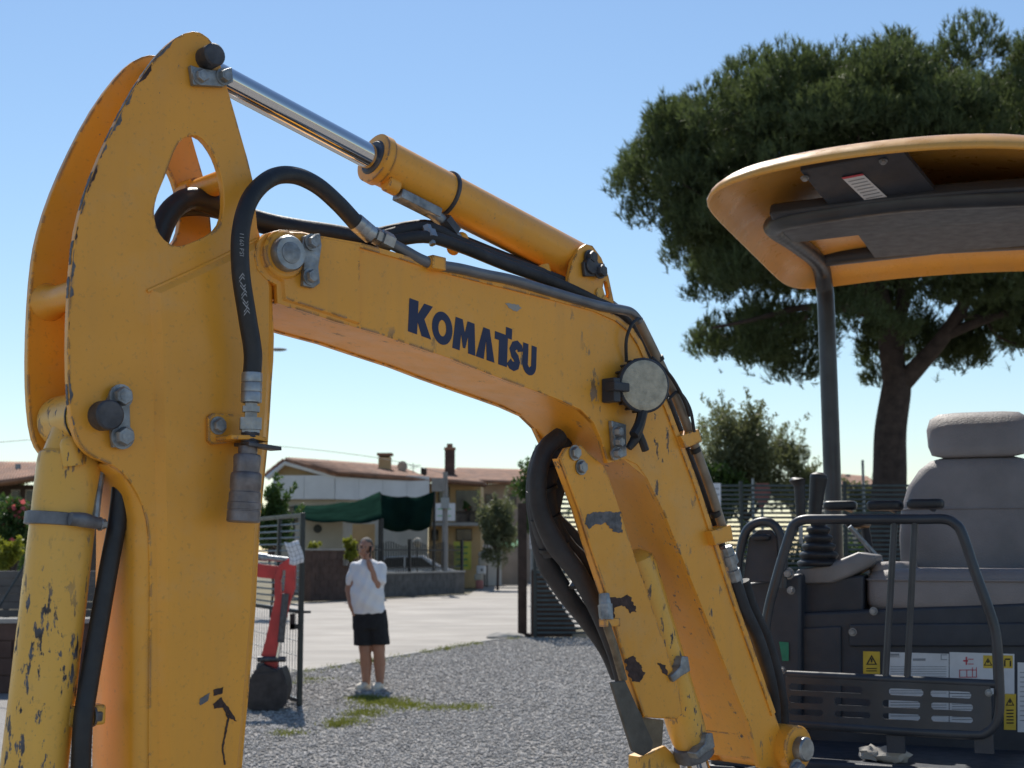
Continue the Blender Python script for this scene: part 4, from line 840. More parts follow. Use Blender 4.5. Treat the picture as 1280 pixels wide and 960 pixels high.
# ------------------------------------------------------------------ small red excavator behind the gate
YR = 14.15
rx = thing('red_excavator', E(230, 890, YR + .5) * 1, 'small red excavator whose arm and grey bucket rest beside the gate', 'excavator'); WL[rx].z = 0; rx.location = WL[rx]
ay = Vector((0, 1, 0))
def EP(pts, Y_): return [E(x, y, Y_) for x, y in pts]
ra = part('arm', MB().prism(EP([(359, 699), (366, 697), (369, 702), (368, 736), (362, 752), (349, 805), (345, 842), (338, 846), (326, 838), (325, 824), (331, 803), (343, 750), (343, 720), (349, 706)], YR - .05), ay * .10, [EP([(353, 712), (357, 713), (355, 738), (351, 744), (350, 726)], YR - .05)]), 'red', rx, bevel=.006)
part('boom', MB().prism(EP([(352, 716), (348, 708), (325, 705), (270, 690), (200, 720), (190, 760), (205, 762), (215, 735), (272, 708), (325, 722), (346, 724)], YR - .035), ay * .07), 'red', rx, bevel=.006)
part('arm_cylinder', MB().cyl(E(360, 700, YR), E(334, 697, YR), .028, 14).cyl(E(334, 697, YR), E(290, 692, YR), .038, 16), 'zinc', rx)
part('bucket_cylinder', MB().cyl(E(357, 742, YR - .09), E(351, 803, YR - .09), .035, 16), 'darksteel', rx)
part('cylinder_rod', MB().cyl(E(351, 800, YR - .09), E(347, 822, YR - .09), .018, 12), 'chrome', rx)
part('link', MB().cyl(E(322, 824, YR - .08), E(357, 824, YR - .08), .028, 12), 'darksteel', rx)
bp = [(318, 838), (328, 830), (345, 838), (352, 834), (357, 848), (359, 862), (356, 876), (349, 884), (330, 887), (311, 884), (308, 866), (311, 850)]
MAT['bucket_iron'] = simple('bucket_iron', (.05, .042, .042), .6, .3, .4, 12, .2)
rb = part('bucket', MB().prism(EP(bp, YR - .16), ay * .34), 'bucket_iron', rx, bevel=.012)
for y_ in (-.175, .18): part('side_plate', MB().prism(EP([(316, 842), (350, 840), (360, 858), (358, 880), (346, 888), (326, 889), (309, 886), (306, 864)], YR + y_), ay * .02), 'bucket_iron', rb, bevel=.004)
for k in range(4): part('tooth', MB().box(E(311, 887, YR - .14 + .1 * k), (.07, 0, 0), (0, .035, 0), (0, 0, .03)), 'zinc', rb)
part('bucket_ear', MB().prism(EP([(318, 842), (322, 828), (330, 828), (344, 846)], YR - .07), ay * .03), 'darksteel', rb)
part('bucket_ear', MB().prism(EP([(318, 842), (322, 828), (330, 828), (344, 846)], YR + .05), ay * .03), 'darksteel', rb)
c = E(196, 800, YR + .7)
rbdy = part('body', MB().prism([Vector((c.x + x_, YR + .25, z_)) for x_, z_ in ((-.45, .42), (.28, .42), (.34, .55), (.30, 1.0), (-.1, 1.1), (-.45, 1.05))], ay * .72), 'red', rx, bevel=.03)
for s_ in (0, .55): part('track', MB().prism([Vector((c.x - .1 + (.42 if math.cos(q) > 0 else -.42) + .19 * math.cos(q), YR + .2 + s_, .195 + .19 * math.sin(q))) for q in (2 * math.pi * (i + .5) / 20 for i in range(20))], ay * .22), 'rubber_dull', rx)
part('chassis', MB().box((c.x - .1, YR + .6, .34), (.6, 0, 0), (0, .6, 0), (0, 0, .2)), 'darksteel', rx)
part('boom_foot', MB().prism(EP([(186, 740), (210, 740), (216, 800), (180, 800)], YR - .05), ay * .4), 'red', rx, bevel=.01)
mb = MB()
pg = [[E(355 + 18 * u + 4 * math.sin(v_ * 3) * v_ + 6 * v_, 677 + 28 * v_ + 2 * math.sin(u * 5), YR - .12 + .04 * math.sin(u * 3 + v_ * 2)) for u in (0, .25, .5, .75, 1)] for v_ in (0, .2, .4, .6, .8, 1)]
mb.loft(pg, cap=False, closed=False)
ps = thing('paper_sheet', pg[-1][2], 'curled white printed sheet hanging over the red arm by the gate', 'paper')
pq = part('sheet', mb, 'paper', ps, smooth=80); sd = pq.modifiers.new('s', 'SOLIDIFY'); sd.thickness = .002
for k in (1, 2, 3): part('print_line', MB().tube([r_[k] - ay * .004 for r_ in pg], .0022, 5), 'greyprint', ps)
for k in (1, 2, 3, 4): part('print_line', MB().tube([q - ay * .004 for q in pg[k]], .0022, 5), 'greyprint', ps)

# ------------------------------------------------------------------ the man on the phone
YM = G(460, 862).y; S = YM / F
def H(px_, py_, d=0.0):
    q = E(px_, py_, YM); return Vector((q.x, YM + d, q.z))
man = thing('person', H(460, 862), 'man in white t-shirt and black shorts standing on gravel talking on a phone', 'person'); WL[man].z = 0; man.location = WL[man]
def cap(mb, p0, p1, r0, r1, seg=12):
    d = (p1 - p0); L_ = d.length; pr = []
    for k in range(5): q = R(-90 + 22.5 * k); pr.append(((r0 * math.sin(q)) / L_, max(r0 * math.cos(q), 1e-4)))
    for k in range(5): q = R(22.5 * k); pr.append((1 + r1 * math.sin(q) / L_, max(r1 * math.cos(q), 1e-4)))
    mb.lathe(p0, p1, pr, seg)
def rings(mb, L_, seg=20): mb.loft([[Vector((c_.x + a_ * math.cos(q), c_.y + b_ * math.sin(q), c_.z)) for q in (2 * math.pi * i / seg for i in range(seg))] for c_, a_, b_ in L_])
def remeshed(name, mb, mat, parent, vox=.009, it=4):
    o = part(name + '_src', mb, mat, None); m_ = o.modifiers.new('r', 'REMESH'); m_.mode = 'VOXEL'; m_.voxel_size = vox; m_.use_smooth_shade = True
    s_ = o.modifiers.new('sm', 'SMOOTH'); s_.iterations = it; s_.factor = .5
    dg = bpy.context.evaluated_depsgraph_get(); dg.update(); me = bpy.data.meshes.new_from_object(o.evaluated_get(dg)); me.name = name
    loc = WL[o].copy(); old = o.data; bpy.data.objects.remove(o); bpy.data.meshes.remove(old)
    for f_ in me.polygons: f_.use_smooth = True
    q = bpy.data.objects.new(name, me); col.objects.link(q); parent_to(q, loc, parent); return q
b_ = MB()
cap(b_, H(459, 700, 0), H(458, 688, -.01), .058, .056)                         # neck
b_.ell(H(457.5, 684, -.02), .074, .092, .108, 20, 14); b_.ell(H(455.5, 690.5, -.045), .056, .062, .062, 16, 10)   # skull, jaw
b_.ell(H(454, 686.5, -.118), .012, .02, .02, 10, 8); b_.ell(H(455, 691, -.100), .024, .012, .008, 10, 6); b_.ell(H(455, 681.5, -.098), .05, .012, .008, 12, 6)   # nose, lips, brow
b_.ell(H(466, 685, .0), .010, .022, .032, 10, 8); b_.ell(H(449.5, 685, .0), .010, .022, .032, 10, 8)
rings(b_, [(H(460, 704), .17, .09), (H(460, 715), .20, .12), (H(459, 735), .19, .14), (H(459, 752), .185, .14), (H(461, 768), .17, .12), (H(462, 780), .15, .11)])
for kx, fx, hip in ((457, 458, 454), (474, 475, 471)):                          # legs
    cap(b_, H(hip, 772, 0), H(kx, 815, -.02), .105, .070); cap(b_, H(kx, 815, -.02), H(kx + .5, 830, .01), .066, .070); cap(b_, H(kx + .5, 830, .01), H(fx, 855, .0), .068, .044)
# hanging arm, hand at the hip
cap(b_, H(443.5, 710), H(436, 737, .03), .058, .050); cap(b_, H(436, 737, .03), H(440, 758, -.05), .049, .034)
b_.ell(H(442, 761, -.06), .034, .022, .045, 12, 8)
for k in range(4): cap(b_, H(440.5 + k * 1.3, 763, -.055 - .008 * k), H(441.5 + k * 1.2, 769.5 - abs(k - 1.5) * .6, -.085), .0095, .008, 8)
cap(b_, H(444.5, 759, -.075), H(447, 764, -.095), .0105, .009, 8)
# raised arm, hand at the ear
cap(b_, H(476, 710), H(472, 731, -.10), .056, .047); cap(b_, H(472, 731, -.10), H(462.5, 703, -.13), .047, .031)
b_.ell(H(461, 697, -.115), .032, .024, .042, 12, 8)
for k in range(4): cap(b_, H(459.5 + k * .7, 694 - k * .2, -.14 + .016 * k), H(465 - .2 * k, 689.5 + k * 1.2, -.120 + .015 * k), .0095, .008, 8)
cap(b_, H(460, 695, -.12), H(458.5, 689.5, -.105), .0105, .009, 8)
bd = remeshed('body', b_, 'skin', man, .0085, 3)
hr = MB(); hr.ell(H(458, 681, -.008), .079, .092, .088, 20, 12)
ho = remeshed('hair', hr, 'hair', man, .011, 1)
for v_ in ho.data.vertices:                                                     # hairline: pull the cap back off the face
    q = v_.co + WL[ho]
    if q.y < YM - .05 and q.z < H(0, 678.5).z: v_.co.y += .07
    if q.z < H(0, 684).z: v_.co.x *= .93
for ex in (452.3, 458): part('eye', MB().ell(H(ex, 683.6, -.104), .013, .01, .007, 10, 6), 'black', man)
ts = MB()
rings(ts, [(H(459, 699), .07, .065), (H(459.5, 702), .115, .09), (H(460, 706), .180, .115), (H(460, 712), .195, .135), (H(460, 720), .188, .150), (H(459.5, 730), .188, .170), (H(459, 742), .195, .190), (H(459.3, 754), .195, .185), (H(461, 763), .188, .165), (H(461, 767), .186, .160)], 28)
cap(ts, H(444, 709.5), H(439, 727, .015), .070, .070); cap(ts, H(476, 709.5), H(476, 725, -.06), .070, .072)
tso = remeshed('t_shirt', ts, 'shirt', man, .010, 3)
for v_ in tso.data.vertices:                                                    # soft folds in the cloth
    q = v_.co; q.y += .007 * math.sin(q.z * 34 + q.x * 21) + .005 * math.sin(q.x * 55 - q.z * 23); q.x += .004 * math.sin(q.z * 41)
sh_ = MB()
rings(sh_, [(H(461.5, 762), .196, .150), (H(462, 768), .198, .150), (H(463, 780), .205, .150), (H(463, 786), .206, .150)], 28)
rings(sh_, [(H(455, 776), .115, .13), (H(454, 790), .112, .125), (H(455, 805), .118, .125), (H(455, 806.5), .118, .125)]); rings(sh_, [(H(471, 776), .115, .13), (H(473, 790), .118, .125), (H(474.5, 804), .120, .125), (H(474.5, 805.5), .120, .125)])
remeshed('shorts', sh_, 'shorts', man, .010, 2)
for fx, dx in ((458, -7), (475, -4)):
    s2 = MB(); c_ = H(fx + dx * .45, 857.0, -.055); dirv = Vector((dx * S * 1.5, -.2, 0)).normalized(); sd_ = dirv.cross(zv)
    s2.ell(c_ + dirv * .02, .13, .050, .045, 18, 10, (dirv, sd_, zv)); s2.ell(H(fx, 855, .02) + zv * .0, .055, .055, .055, 14, 8); s2.ell(c_ + dirv * .08 - zv * .01, .07, .052, .032, 14, 8, (dirv, sd_, zv))
    for i, q in enumerate(s2.v): s2.v[i].z = max(q.z, .012)
    so = remeshed('shoe', s2, 'shoe', man, .008, 2)
    part('sole', MB().loft([sring(Vector((c_.x, c_.y, z_)) + dirv * .012, .145, .055, dirv, sd_, 2.6, 24) for z_ in (.0, .022)]), 'sole', so)
ph = part('phone', MB().box(H(463.5, 690, -.098), (.012, .010, .0), (.03, -.055, 0), (.012, .02, .135)), 'black', None, bevel=.003)
tag(ph, 'black mobile phone held to the ear of the man in white', 'phone')

# ------------------------------------------------------------------ boundary on the right: gate post, slatted fence
YF = 25.7
pc = G(653, 794); pc = Vector((pc.x, pc.y, 0))
po = part('gate_pillar', MB().box(pc + zv * 1.25, (.17, 0, 0), (0, .05, 0), (0, 0, 2.44)).box(pc + zv * 1.25 + ay * .09, (.05, 0, 0), (0, .13, 0), (0, 0, 2.44)).box(pc + zv * 1.25 + ay * .18, (.17, 0, 0), (0, .05, 0), (0, 0, 2.44)).box(pc + zv * .015 + ay * .09, (.34, 0, 0), (0, .34, 0), (0, 0, .03)), 'rust', None, bevel=.004)
tag(po, 'rusty brown steel gate post at the edge of the road', 'post')
fn = thing('slatted_fence', (4.5, YF, 0), 'tall dark slatted steel fence along the far side of the yard', 'fence')
xs_ = [.42, 2.3, 4.2, 6.1, 8.0, 9.9]
for x_ in xs_: part('fence_post', MB().box((x_, YF + .03, 1.42), (.06, 0, 0), (0, .06, 0), (0, 0, 2.84)), 'gate', fn)
for a_, b2 in zip(xs_[:-1], xs_[1:]):
    for k in range(33): ub('slat', ((a_ + b2) / 2, YF, .10 + k * .083), (b2 - a_ - .07, .02, .040), 'fence', fn, (R(-25), 0, 0))
    ub('rail', ((a_ + b2) / 2, YF + .03, 1.20), (b2 - a_ - .07, .03, .05), 'fence', fn)
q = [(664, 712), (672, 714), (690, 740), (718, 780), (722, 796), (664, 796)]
o = part('shade_panel', MB().prism(EP(q, YF + .22), ay * .03), 'brownwall', None); tag(o, 'dark sloping panel added behind the slatted fence for the shaded base by the rusty post', 'panel')  # thin dark panel added to stand in for the shadowed base of the fence
o = part('paving_block', MB().box(G(727, 797) + zv * .04, (.34, 0, 0), (0, .2, 0), (0, 0, .08)), 'concrete', None, bevel=.01); tag(o, 'pale concrete block lying at the foot of the slatted fence', 'block')
mb = MB().ell(G(632, 797) + zv * .02, .36, .22, .07, 14, 8)
for i, q in enumerate(mb.v): mb.v[i] = q + Vector((RNG.normal(0, .012), RNG.normal(0, .012), RNG.normal(0, .01)))
o = part('stone_slab', mb, 'concrete', None); tag(o, 'flat rough stone at the base of the rusty gate post', 'stone')
def sign(x0, y0, x1, y1, Y_, mat, label, lines='greyprint', nl=4):
    t_ = thing('sign', (E((x0 + x1) / 2, y1, Y_).x, Y_, 0), label, 'sign')
    part('board', MB().prism(EP([(x0, y0), (x1, y0), (x1, y1), (x0, y1)], Y_), ay * .02), mat, t_)
    for k in range(nl):
        yy = y0 + (y1 - y0) * (k + .8) / (nl + .6); part('print_line', MB().prism(EP([(x0 + (x1 - x0) * .15, yy), (x1 - (x1 - x0) * .2, yy), (x1 - (x1 - x0) * .2, yy + (y1 - y0) * .05), (x0 + (x1 - x0) * .15, yy + (y1 - y0) * .05)], Y_ - .004), ay * .002), lines, t_)
    b2 = E((x0 + x1) / 2, y1, Y_); part('sign_post', MB().cyl((b2.x, Y_ + .05, 0), (b2.x, Y_ + .05, b2.z + .1), .03, 10), 'zinc', t_); return t_
sign(889, 604, 901, 638, YF - .15, 'paper', 'white notice on a post in front of the slatted fence')
t_ = thing('road_sign', (E(953, 620, 31).x, 31, 0), 'faded red triangular back of a road sign beyond the slatted fence', 'sign')
part('plate', MB().prism(EP([(945, 604), (961, 604), (964, 618), (955, 634), (950, 634), (943, 618)], 31), ay * .03), simple('faded_red', (.30, .12, .11), .7, 0, .2, 5), t_)
part('sign_post', MB().cyl((WL[t_].x, 31.06, 0), (WL[t_].x, 31.06, E(953, 610, 31).z), .035, 10), 'zinc', t_)
sign(664, 634, 673, 648, 27.2, simple('blue_sign', (.03, .10, .32), .5, 0, .1, 5), 'small blue sign beyond the fence next to the rusty post', 'paper', 2)
sign(662, 656, 668, 686, 27.4, 'paper', 'narrow white notice behind the fence next to the rusty post', 'greyprint', 3)
for k, x_ in enumerate((941, 1079)):
    b2 = E(x_, 600, 30 + k); o = part('lamp_post', MB().lathe((b2.x, 30 + k, 0), (b2.x, 30 + k, E(x_, 575 if k else 598, 30 + k).z), [(0, .05), (.05, .05), (.06, .035), (1, .03)], 10), 'zinc', None)
    tag(o, ('thin grey metal pole beyond the fence beside the faded red sign', 'thin metal pole beyond the fence beside the pine trunk')[k], 'pole')

# ------------------------------------------------------------------ walls on the left
bw = part('low_wall', MB().box((-8.2, 15.85, .38), (9.0, 0, 0), (0, .16, 0), (0, 0, .76)), 'brownwall', None); tag(bw, 'low reddish brown block wall bounding the yard behind the bucket cylinder', 'wall')
for r_ in range(4):
    for k in range(10): ub('block', (-4.1 - k * .41 - (.2 if r_ % 2 else 0) + RNG.normal(0, .003), 15.765, .10 + r_ * .19), (.395, .03 + .01 * RNG.random(), .178), 'brownwall', bw)
for k in range(6): ub('coping_slab', (-4.2 - k * .82, 15.85, .79), (.80, .24, .05), 'concrete', bw)
gw = thing('board_fence', (-7.5, 18.0, 0), 'grey horizontal board fence behind the low brown wall', 'fence')
for k in range(13): ub('board', (-7.9 + RNG.normal(0, .01), 18.0 + RNG.normal(0, .004), .09 + k * .098), (7.4, .03, .09), 'block', gw, (R(4), 0, 0))
for k in range(5): ub('fence_post', (-4.4 - k * 1.7, 18.05, .64), (.08, .08, 1.28), 'block', gw)
o = part('guy_wire', MB().tube([G(-64, 862), E(0, 757, 15.3), E(30, 708, 15.5), E(70, 640, 15.7)], .012, 8, smooth=False), 'gate', None); tag(o, 'dark green stay cable slanting up in front of the board fence', 'cable')
# ------------------------------------------------------------------ vegetation
def leaves(C, rad, n, size, asp=.4, up=.0):
    """n leaf quads (diamonds) round the lobes C (k,3) with radius rad (k,)"""
    k = RNG.integers(0, len(C), n); d = RNG.normal(0, 1, (n, 3)); d /= np.linalg.norm(d, axis=1)[:, None]
    P = C[k] + d * (rad[k] * RNG.random(n) ** .45)[:, None]
    a = RNG.normal(0, 1, (n, 3)) + d * .6 + np.array([0, 0, up]); a /= np.linalg.norm(a, axis=1)[:, None]
    b = np.cross(a, RNG.normal(0, 1, (n, 3))); b /= np.linalg.norm(b, axis=1)[:, None]
    s = (size * (.6 + .8 * RNG.random(n)))[:, None]
    V = np.stack([P - a * s * .5, P + b * s * asp * .5, P + a * s * .5, P - b * s * asp * .5], 1).reshape(-1, 3)
    return V, np.arange(4 * n).reshape(-1, 4)
def limb(p0, p1, r0, r1, bend=.1, mb=None, seg=8):
    p0, p1 = Vector(p0), Vector(p1); L_ = (p1 - p0).length; j = lambda: Vector(RNG.normal(0, bend * L_ * .5, 3))
    return (mb or MB()).tube([p0, p0.lerp(p1, .35) + j(), p0.lerp(p1, .7) + j(), p1], [r0, r0 * .75 + r1 * .25, r0 * .4 + r1 * .6, r1], seg, 4)
def bush(name, px_, top, bot, hw, Y_, n, size, mat, label, cat, lobes=26, asp=.4, zbase=0.0, group=None, airy=1.0, flowers=0, dep=1.0, sprigs=14):
    c = E(px_, (top + bot) / 2, Y_); a = hw / F * Y_; zt = E(px_, top, Y_).z; zb = max(zbase, E(px_, bot, Y_).z); hz = (zt - zb) / 2; zc = (zt + zb) / 2
    t_ = thing(name, (c.x, Y_, zbase), label, cat, group)
    d = RNG.normal(0, 1, (lobes, 3)); d /= np.linalg.norm(d, axis=1)[:, None]; q = RNG.random(lobes)[:, None] ** .5 * .72
    r_ = (.22 + .16 * RNG.random(lobes)) * min(a, hz) * 1.3 * airy
    C = np.array([c.x, Y_, zc]) + d * q * np.array([a, a * dep, hz])
    sp = [leaves(C, r_, n, size, asp)]
    for k in range(sprigs):                                   # thin shoots breaking the outline
        q0 = C[RNG.integers(0, lobes)]; up_d = np.array([RNG.normal(0, .45), RNG.normal(0, .45), 1.0]); up_d[:2] += (q0[:2] - np.array([c.x, Y_])) / max(a, .1) * .5
        L_ = hz * RNG.uniform(.25, .55); pts = q0 + np.linspace(.2, 1, 9)[:, None] * up_d * L_
        pts = pts[pts[:, 2] < zt + .08 * hz] if len(pts) else pts
        if len(pts): sp.append(leaves(pts, np.full(len(pts), size * .7), 7 * len(pts), size, asp, 1.0))
    o_ = np.cumsum([0] + [len(v_) for v_, _ in sp[:-1]]); V = np.concatenate([v_ for v_, _ in sp]); Fq = np.concatenate([f_ + k_ for (_, f_), k_ in zip(sp, o_)])
    bulk('crown', V, Fq, mat, t_, (c.x, Y_, zc))
    if flowers: V, Fq = leaves(C, r_ * 1.08, flowers, size * .8, .9); bulk('flowers', V, Fq, 'flower', t_, (c.x, Y_, zc))['kind'] = 'stuff'
    mb = limb((c.x, Y_, zbase), (c.x, Y_, zc), max(.03, .06 * a), .02, .05)
    for k in range(min(lobes, 12)): limb((c.x, Y_, zbase + (zc - zbase) * .6), C[k], max(.02, .03 * a), .006, .08, mb, 5)
    part('trunk', mb, 'bark', t_); return t_
# umbrella pine behind the fence
YP = 28.5; pcx = E(1113, 500, YP).x
pine = thing('pine_tree', (pcx, YP, 0), 'big umbrella pine with dense dome crown and leaning dark trunk behind the fence', 'tree')
zt_ = lambda py_: E(1113, py_, YP).z; mp = YP / F
PZ = np.array([zt_(y_) for y_ in (78, 98, 126, 156, 186, 224, 274, 326, 378, 422, 450)]); PR = np.array([70, 175, 245, 292, 330, 345, 332, 300, 262, 235, 190]) * mp
mask = RNG
C, Rd = [], []
while len(C) < 370:
    z = RNG.uniform(PZ[-1], PZ[0]); rr = np.interp(-z, -PZ, PR); a_ = RNG.random() * 6.283; f_ = RNG.random() ** .33
    lr = RNG.uniform(.42, .85); x_ = math.cos(a_) * (rr - lr * .55) * f_; y_ = math.sin(a_) * (rr - lr * .55) * f_
    rad = math.hypot(x_, y_)
    if z < zt_(330) and rad < 2.4: continue                 # hollow underside with bare limbs
    if z < zt_(395) and RNG.random() < .45: continue
    if z > PZ[0] - .9: z -= lr * .9 + .25
    C.append((pcx + x_ - .12, YP + y_, z - .12)); Rd.append(lr)
C = np.array(C); Rd = np.array(Rd)
def tufts(C, Rd, per, nl, ln, wd):
    k = np.repeat(np.arange(len(C)), (per * (Rd / .6) ** 2).astype(int)); n = len(k); d = RNG.normal(0, 1, (n, 3)); d[:, 2] = np.abs(d[:, 2]) * .9 - .25; d /= np.linalg.norm(d, axis=1)[:, None]
    P = C[k] + d * (Rd[k] * (.55 + .5 * RNG.random(n)))[:, None]
    ax = d * .45 + np.array([0, 0, .75]) + RNG.normal(0, .28, (n, 3)); ax /= np.linalg.norm(ax, axis=1)[:, None]
    nd = ax[:, None, :] * .9 + RNG.normal(0, .42, (n, nl, 3)); nd /= np.linalg.norm(nd, axis=2)[..., None]
    s = np.cross(nd, RNG.normal(0, 1, (n, nl, 3))); s /= np.linalg.norm(s, axis=2)[..., None]
    l_ = ln * (.6 + .7 * RNG.random((n, nl, 1))); p0 = np.broadcast_to(P[:, None, :], nd.shape) + ax[:, None, :] * (RNG.random((n, nl, 1)) - .5) * .16
    V = np.stack([p0 - s * wd, p0 + s * wd, p0 + nd * l_], 2).reshape(-1, 3); return V, np.arange(len(V)).reshape(-1, 3)
V, Fq = tufts(C, Rd, 190, 15, .15, .0095)
bulk('crown', V, Fq, 'needle', pine, (pcx, YP, 8))
tk = [E(1108, 690, YP), E(1112, 600, YP), E(1113, 540, YP), E(1120, 490, YP), E(1122, 462, YP)]
mb = MB().tube([Vector((tk[0].x, YP, -.05))] + tk, [.42, .37, .34, .32, .30, .25], 18, 6)
fk = tk[-1]
def limbp(pts, r0, r1): mb.tube([E(x_, y_, YP + d_) for x_, y_, d_ in pts], list(np.linspace(r0, r1, len(pts))), 10, 5)
limbp([(1120, 480, 0), (1112, 430, .1), (1100, 370, .2), (1085, 300, .4), (1060, 220, .6), (1040, 150, .8)], .27, .07)
limbp([(1122, 485, 0), (1150, 455, -.2), (1180, 420, -.4), (1210, 370, -.6), (1240, 300, -.8), (1270, 220, -1)], .22, .06)
limbp([(1118, 440, 0), (1128, 380, .3), (1135, 310, .6), (1140, 220, 1.0)], .18, .06)
limbp([(1100, 380, .2), (1050, 330, 0), (980, 290, -.4), (900, 250, -.8), (840, 220, -1)], .14, .03)
limbp([(1090, 330, .3), (1030, 260, 1), (960, 200, 1.6), (900, 150, 2)], .12, .03)
limbp([(1106, 400, .1), (1060, 385, -.5), (1000, 385, -1), (940, 400, -1.4), (890, 410, -1.7)], .12, .02)
limbp([(1180, 420, -.4), (1230, 400, -.8), (1290, 380, -1.2), (1350, 340, -1.6)], .12, .03)
for k in range(60): limb(C[k * 4], Vector(C[k * 4]).lerp(Vector((pcx - .3, YP, zt_(350))), .45), .018, .05, .1, mb, 5)
part('trunk', mb, 'bark', pine)

bush('bushy_tree', 928, 492, 665, 72, 33, 17000, .12, 'olive', 'loose grey green tree beyond the slatted fence next to the boom', 'tree', 44, .28, airy=.85, sprigs=60)
bush('bushy_tree', 993, 540, 665, 38, 33.5, 5200, .11, 'olive', 'small pale feathery tree between the large loose tree and the canopy post', 'tree', 18, .25, airy=.8, sprigs=36)
bush('bushy_tree', 895, 560, 670, 46, 32, 9000, .12, 'leaf', 'dark green shrub at the foot of the loose grey green tree', 'tree', 24, .4)
bush('bushy_tree', 1075, 585, 690, 32, 36, 3000, .12, 'olive', 'low scrubby tree beside the pine trunk beyond the fence', 'tree', 14, .3)
bush('bushy_tree', 676, 546, 690, 34, 44, 7000, .16, 'leaf', 'dark green tree beyond the fence behind the hanging hose bundle', 'tree', 22, .4)
bush('olive_tree', 622, 606, 725, 30, 58, 8000, .16, 'olive', 'silvery olive tree in front of the far house by the rusty gate post', 'tree', 24, .3)
bush('laurel_bush', 340, 592, 720, 27, 34, 8500, .13, 'leaf', 'glossy dark laurel bush between the gate and the white house', 'bush', 22, .45)
bush('garden_shrub', 438, 674, 705, 10, 45, 1500, .12, 'leaf_y', 'small yellowish shrub over the garden wall beside the standing man', 'shrub', 10, .4, zbase=.0)
bush('garden_shrub', 390, 678, 705, 8, 45, 900, .10, 'leaf_y', 'small yellow flowering shrub at the wall by the gate', 'shrub', 8, .4, zbase=.0)
bush('oleander', 10, 608, 720, 34, 21, 7500, .11, 'leaf', 'oleander with pink flowers behind the board fence', 'shrub', 26, .3, flowers=420)
bush('yellow_shrub', 8, 672, 725, 22, 19, 3000, .07, 'leaf_y', 'yellow green shrub rising above the board fence below the oleander', 'shrub', 16, .4)
bush('hedge_bush', 60, 640, 730, 40, 22, 6000, .09, 'leaf', 'dark green hedge bush behind the board fence next to the oleander', 'shrub', 22, .4)
bush('distant_tree', 12, 583, 640, 26, 60, 2500, .25, 'olive', 'distant pale tree behind the brown roofed house', 'tree', 14, .4)
bush('weeds', 116, 845, 875, 9, 15.3, 700, .06, 'leaf', 'green weeds at the foot of the low brown wall', 'weeds', 8, .3)

for k, (x_, tp_, ww_) in enumerate(((785, 668, 52), (872, 655, 58), (968, 648, 60), (1058, 652, 56))):
    bush('hedge_bush', x_, tp_, 790, ww_, 29.5 + .4 * k, 6500, .10, 'leaf', ('low dark hedge bush beyond the fence behind the boom', 'dark hedge bush beyond the fence below the loose grey green tree', 'dark hedge bush beyond the fence behind the side grab rail', 'dark hedge bush beyond the fence at the foot of the pine')[k], 'shrub', 26, .4, group=None, dep=.6)
# ------------------------------------------------------------------ buildings
def roof(name, A_, B_, C_, D_, parent, n=34, th=.16, amp=.035):
    """tiled plane: A-B ridge, D-C eave; waves run down the slope"""
    A_, B_, C_, D_ = map(Vector, (A_, B_, C_, D_)); m = MB(); rows = []
    nn = (B_ - A_).cross(D_ - A_).normalized(); nn = nn if nn.z > 0 else -nn
    for j in range(0, 9):
        v_ = j / 8; r_ = []
        for i in range(n * 4 + 1):
            u = i / (n * 4); r_.append(A_.lerp(B_, u).lerp(D_.lerp(C_, u), v_) + nn * (amp * math.cos(i * math.pi / 2) - (.02 if j % 2 else 0)))
        rows.append(r_)
    m.loft(rows, cap=False, closed=False); o = part(name, m, 'tile', parent, smooth=60); s_ = o.modifiers.new('s', 'SOLIDIFY'); s_.thickness = th; return o
def ebox(name, x0, y0, x1, y1, Y_, D, mat, parent, z0=None):
    a_, b2 = E(x0, y0, Y_), E(x1, y1, Y_); zb = b2.z if z0 is None else z0
    return part(name, MB().box(((a_.x + b2.x) / 2, Y_ + D / 2, (a_.z + zb) / 2), (b2.x - a_.x, 0, 0), (0, D, 0), (0, 0, a_.z - zb)), mat, parent)
# white gabled house
h1 = thing('white_house', (E(440, 690, 58).x, 58, 0), 'white low house with brown tiled roof and long white upper panels', 'house')
P_ = lambda x_, y_, Y_: E(x_, y_, Y_)
zw = E(420, 596, 56.3).z
part('wall', MB().prism([Vector((E(x_, 690, Y_).x, Y_, 0)) for x_, Y_ in ((343, 56.5), (419, 56.5), (535, 60.2), (520, 66), (360, 66))], zv * zw), 'plaster_c', h1)
part('gable', MB().prism([P_(340, 595, 56.5), P_(357, 579, 56.5), P_(419, 596, 56.5)], ay * .4), 'plaster_o', h1)
part('barge_board', MB().tube([P_(334, 598, 56.2), P_(356, 578.5, 56.2), P_(421, 596.5, 56.2)], .11, 6, smooth=False), 'plaster_w', h1)
r1 = roof('roof', P_(355, 576.5, 56.1), P_(500, 586, 66), P_(539, 603, 60), P_(420, 594.5, 56.0), h1, 40)
roof('roof', P_(356, 576.5, 56.1), P_(480, 586, 66), P_(400, 600, 66), P_(331, 597, 56.2), h1, 30)
xs2 = [(342, 56.3), (381, 56.3), (419, 56.3), (448, 57.2), (478, 58.15), (508, 59.1), (536, 60.0)]
for (xa, ya), (xb, yb) in zip(xs2[:-1], xs2[1:]):
    a_, b2 = E(xa, 600, ya), E(xb, 600, yb); zt2 = E(xa, 594.5, ya).z; zl = E(xa, 624, ya).z
    d_ = (b2 - a_); d_.z = 0; part('wall_panel', MB().box(((a_.x + b2.x) / 2, (a_.y + b2.y) / 2 - .12, (zt2 + zl) / 2), d_ * .99, d_.cross(zv).normalized() * .1, zv * (zt2 - zl)), 'plaster_w', h1)
